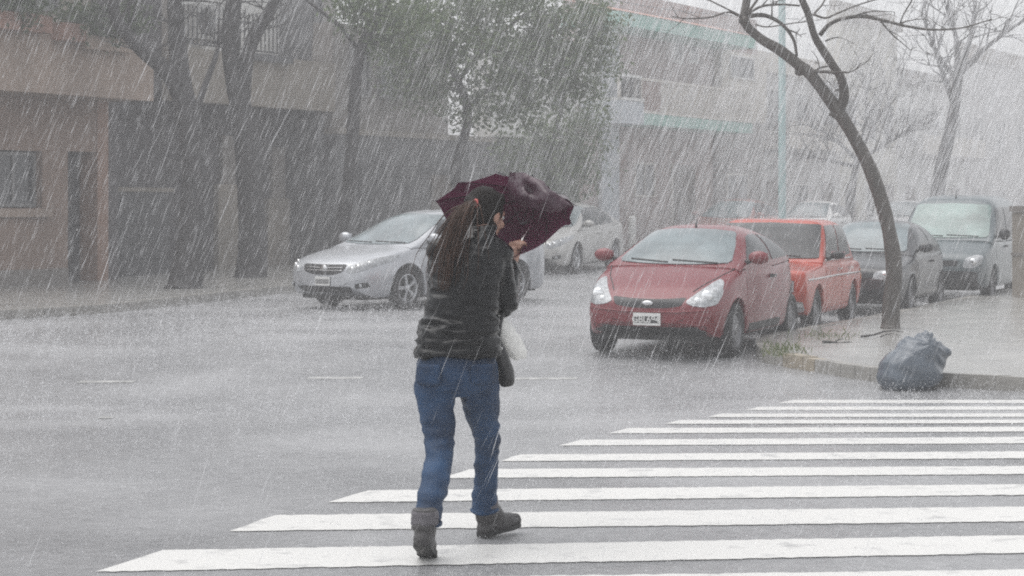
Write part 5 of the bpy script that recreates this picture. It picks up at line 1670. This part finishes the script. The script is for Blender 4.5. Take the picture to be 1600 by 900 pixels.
# ------------------------------------------------------------------ rain and splashes
def spindles(name, p, ax, half, rad, m, label):
    """thin stretched drops: position, axis, half length, radius per drop"""
    n = len(p)
    a = ax / np.linalg.norm(ax, axis=1)[:, None]
    s = np.cross(a, np.tile([[.13, .97, .2]], (n, 1))); s /= np.linalg.norm(s, axis=1)[:, None]
    t = np.cross(a, s)
    r = rad[:, None]; h_ = half[:, None]
    ring = [p + r * (s * math.cos(q) + t * math.sin(q)) - a * h_ * .35 for q in (0, 2.0944, 4.1888)]
    v = np.stack([p - a * h_] + ring + [p + a * h_], 1).reshape(-1, 3)
    base = (np.arange(n) * 5)[:, None]
    tri = np.concatenate([base + np.array(q) for q in ((0, 2, 1), (0, 3, 2), (0, 1, 3), (4, 1, 2), (4, 2, 3), (4, 3, 1))], 1).reshape(-1, 3)
    me = bpy.data.meshes.new(name)
    me.vertices.add(len(v)); me.vertices.foreach_set('co', v.astype(np.float32).ravel())
    k = len(tri)
    me.loops.add(k * 3); me.loops.foreach_set('vertex_index', tri.astype(np.int32).ravel())
    me.polygons.add(k); me.polygons.foreach_set('loop_start', np.arange(0, k * 3, 3, dtype=np.int32))
    me.update(calc_edges=True); me.validate()
    o = link(name, me, m)
    return tag(o, label, 'rain', kind='stuff')

M['water'] = thin_material('falling_water', (.93, .935, .95), .5, .3, vary=.02, alpha=.34)
M['water_far'] = thin_material('distant_falling_water', (.93, .935, .95), .5, .3, vary=.02, alpha=.9)
M['spray'] = thin_material('spray_drops', (.9, .905, .92), .5, .4, vary=.02, alpha=.42)
NR = RAIN_N
d = (3.6 ** 1.8 + rng.uniform(0, 1, NR) * (36.0 ** 1.8 - 3.6 ** 1.8)) ** (1 / 1.8)
def air(d, n, lo=.02):
    zb_ = np.maximum(HC - .195 * d, lo); zt_ = np.minimum(HC + .12 * d, 9.6)
    return np.stack([rng.uniform(-1, 1, n) * (.26 * d + 1.2), d, zb_ + (zt_ - zb_) * rng.uniform(0, 1, n)], 1)
def slant(n): return np.stack([.40 + rng.normal(0, .06, n), rng.normal(0, .05, n), np.ones(n)], 1)
p1 = air(d, NR)
# gusts: a good part of the drops comes in denser sheets
gu = rng.integers(0, 90, NR); gc = p1[:90]
inside = rng.uniform(0, 1, NR) < .45
sh_ = np.stack([rng.normal(0, .09, NR) * gc[gu, 1] + gc[gu, 0], gc[gu, 1] + rng.normal(0, .8, NR), gc[gu, 2] + rng.normal(0, .07, NR) * gc[gu, 1]], 1)
ok = inside & (sh_[:, 1] > 3.6) & (sh_[:, 2] > .02) & (sh_[:, 2] < 9.6)
p1 = np.where(ok[:, None], sh_, p1); d = p1[:, 1]
h1 = rng.uniform(.035, .10, NR) * np.where(rng.uniform(0, 1, NR) < .06, 1.6, 1.0)
r1 = (.00045 + .0011 * rng.uniform(0, 1, NR) ** 2.2) * np.clip(d / 9, .8, 1.9)
NF = FAR_RAIN_N
d2 = rng.uniform(43, 92, NF)
p2 = air(d2, NF, .3)
h2_ = rng.uniform(.32, .60, NF); r2 = rng.uniform(.0018, .0036, NF)
spindles('rain', p1, slant(NR), h1, r1, M['water'], 'slanting rain streaks in the air between camera and houses')
spindles('rain', p2, slant(NF), h2_, r2, M['water_far'], 'fine rain veiling the far end of the street')

_gy = np.linspace(0, 60, 241); _gb = np.array([_base(q) for q in _gy])
def ground_np(x, y):
    t_ = np.clip((y - 20) / 6, 0, 1); t_ = t_ * t_ * (3 - 2 * t_)
    return np.interp(y, _gy, _gb) - .014 * t_ * np.clip(x, 0, 8)
NS = SPLASH_N
d = (8.0 ** 1.5 + rng.uniform(0, 1, NS) * (46.0 ** 1.5 - 8.0 ** 1.5)) ** (1 / 1.5)
x = rng.uniform(-1, 1, NS) * (.26 * d + 1.2)
# drops leap in little bursts where rain strikes
nb_ = NS // 7
idx = rng.integers(0, nb_, NS)
x = x[idx] + rng.normal(0, .03, NS); d = d[idx] + rng.normal(0, .03, NS)
zz = rng.exponential(.035, NS) * np.clip(d / 14, .5, 2.2)
sp = [np.stack([x, d, ground_np(x, d) + .004 + zz], 1)]
sz = [np.clip(d / 12.5, .66, 1.9)]
# drops leaping off roofs, bonnets, the rubbish bag and the umbrella
for o in list(COL.objects):
    cnt = 0
    if o.name.split('.')[0] == 'body' and o.parent and o.parent.get('category') in ('car', 'van'): cnt, M4 = 2600, o.parent.matrix_basis
    elif o.name.split('.')[0] == 'rubbish_bag': cnt, M4 = 900, o.matrix_basis
    if not cnt: continue
    me = o.data
    nr = np.empty(len(me.polygons) * 3); me.polygons.foreach_get('normal', nr); nr = nr.reshape(-1, 3)
    ce = np.empty(len(me.polygons) * 3); me.polygons.foreach_get('center', ce); ce = ce.reshape(-1, 3)
    ar = np.empty(len(me.polygons)); me.polygons.foreach_get('area', ar)
    w = ar * np.clip(nr[:, 2] - .25, 0, 1) * (ce[:, 2] > .3); w /= w.sum()
    k = rng.choice(len(w), cnt, p=w)
    q = ce[k] + rng.normal(0, .03, (cnt, 3)) * np.array([1, 1, .2]) + np.stack([np.zeros(cnt), np.zeros(cnt), rng.exponential(.028, cnt)], 1)
    A = np.array(M4)
    sp.append(q @ A[:3, :3].T + A[:3, 3]); sz.append(np.full(cnt, 1.1))
p = np.concatenate(sp); sz = np.concatenate(sz); NS = len(p)
ax = rng.normal(size=(NS, 3)) * np.array([1, 1, .6]) + np.array([0, 0, .7])
spindles('rain_splash', p, ax, rng.uniform(.003, .011, NS) * sz, rng.uniform(.0012, .0030, NS) * sz, M['spray'], 'spray of drops bouncing off the flooded road')

# ------------------------------------------------------------------ haze
hz = MB().box(-240, 260, -80, 320, -1.4, 10.6).build('haze', None)
tag(hz, 'grey rain haze filling the street', 'haze', kind='stuff')
m = bpy.data.materials.new('rain_haze'); m.use_nodes = True
nt = m.node_tree; nt.nodes.clear()
ou = nt.nodes.new('ShaderNodeOutputMaterial'); pv = nt.nodes.new('ShaderNodeVolumePrincipled')
pv.inputs['Color'].default_value = (.93, .93, .94, 1)
pv.inputs['Density'].default_value = HAZE_DENSITY
pv.inputs['Anisotropy'].default_value = 0.15
nt.links.new(pv.outputs[0], ou.inputs['Volume'])
hz.data.materials.append(m)
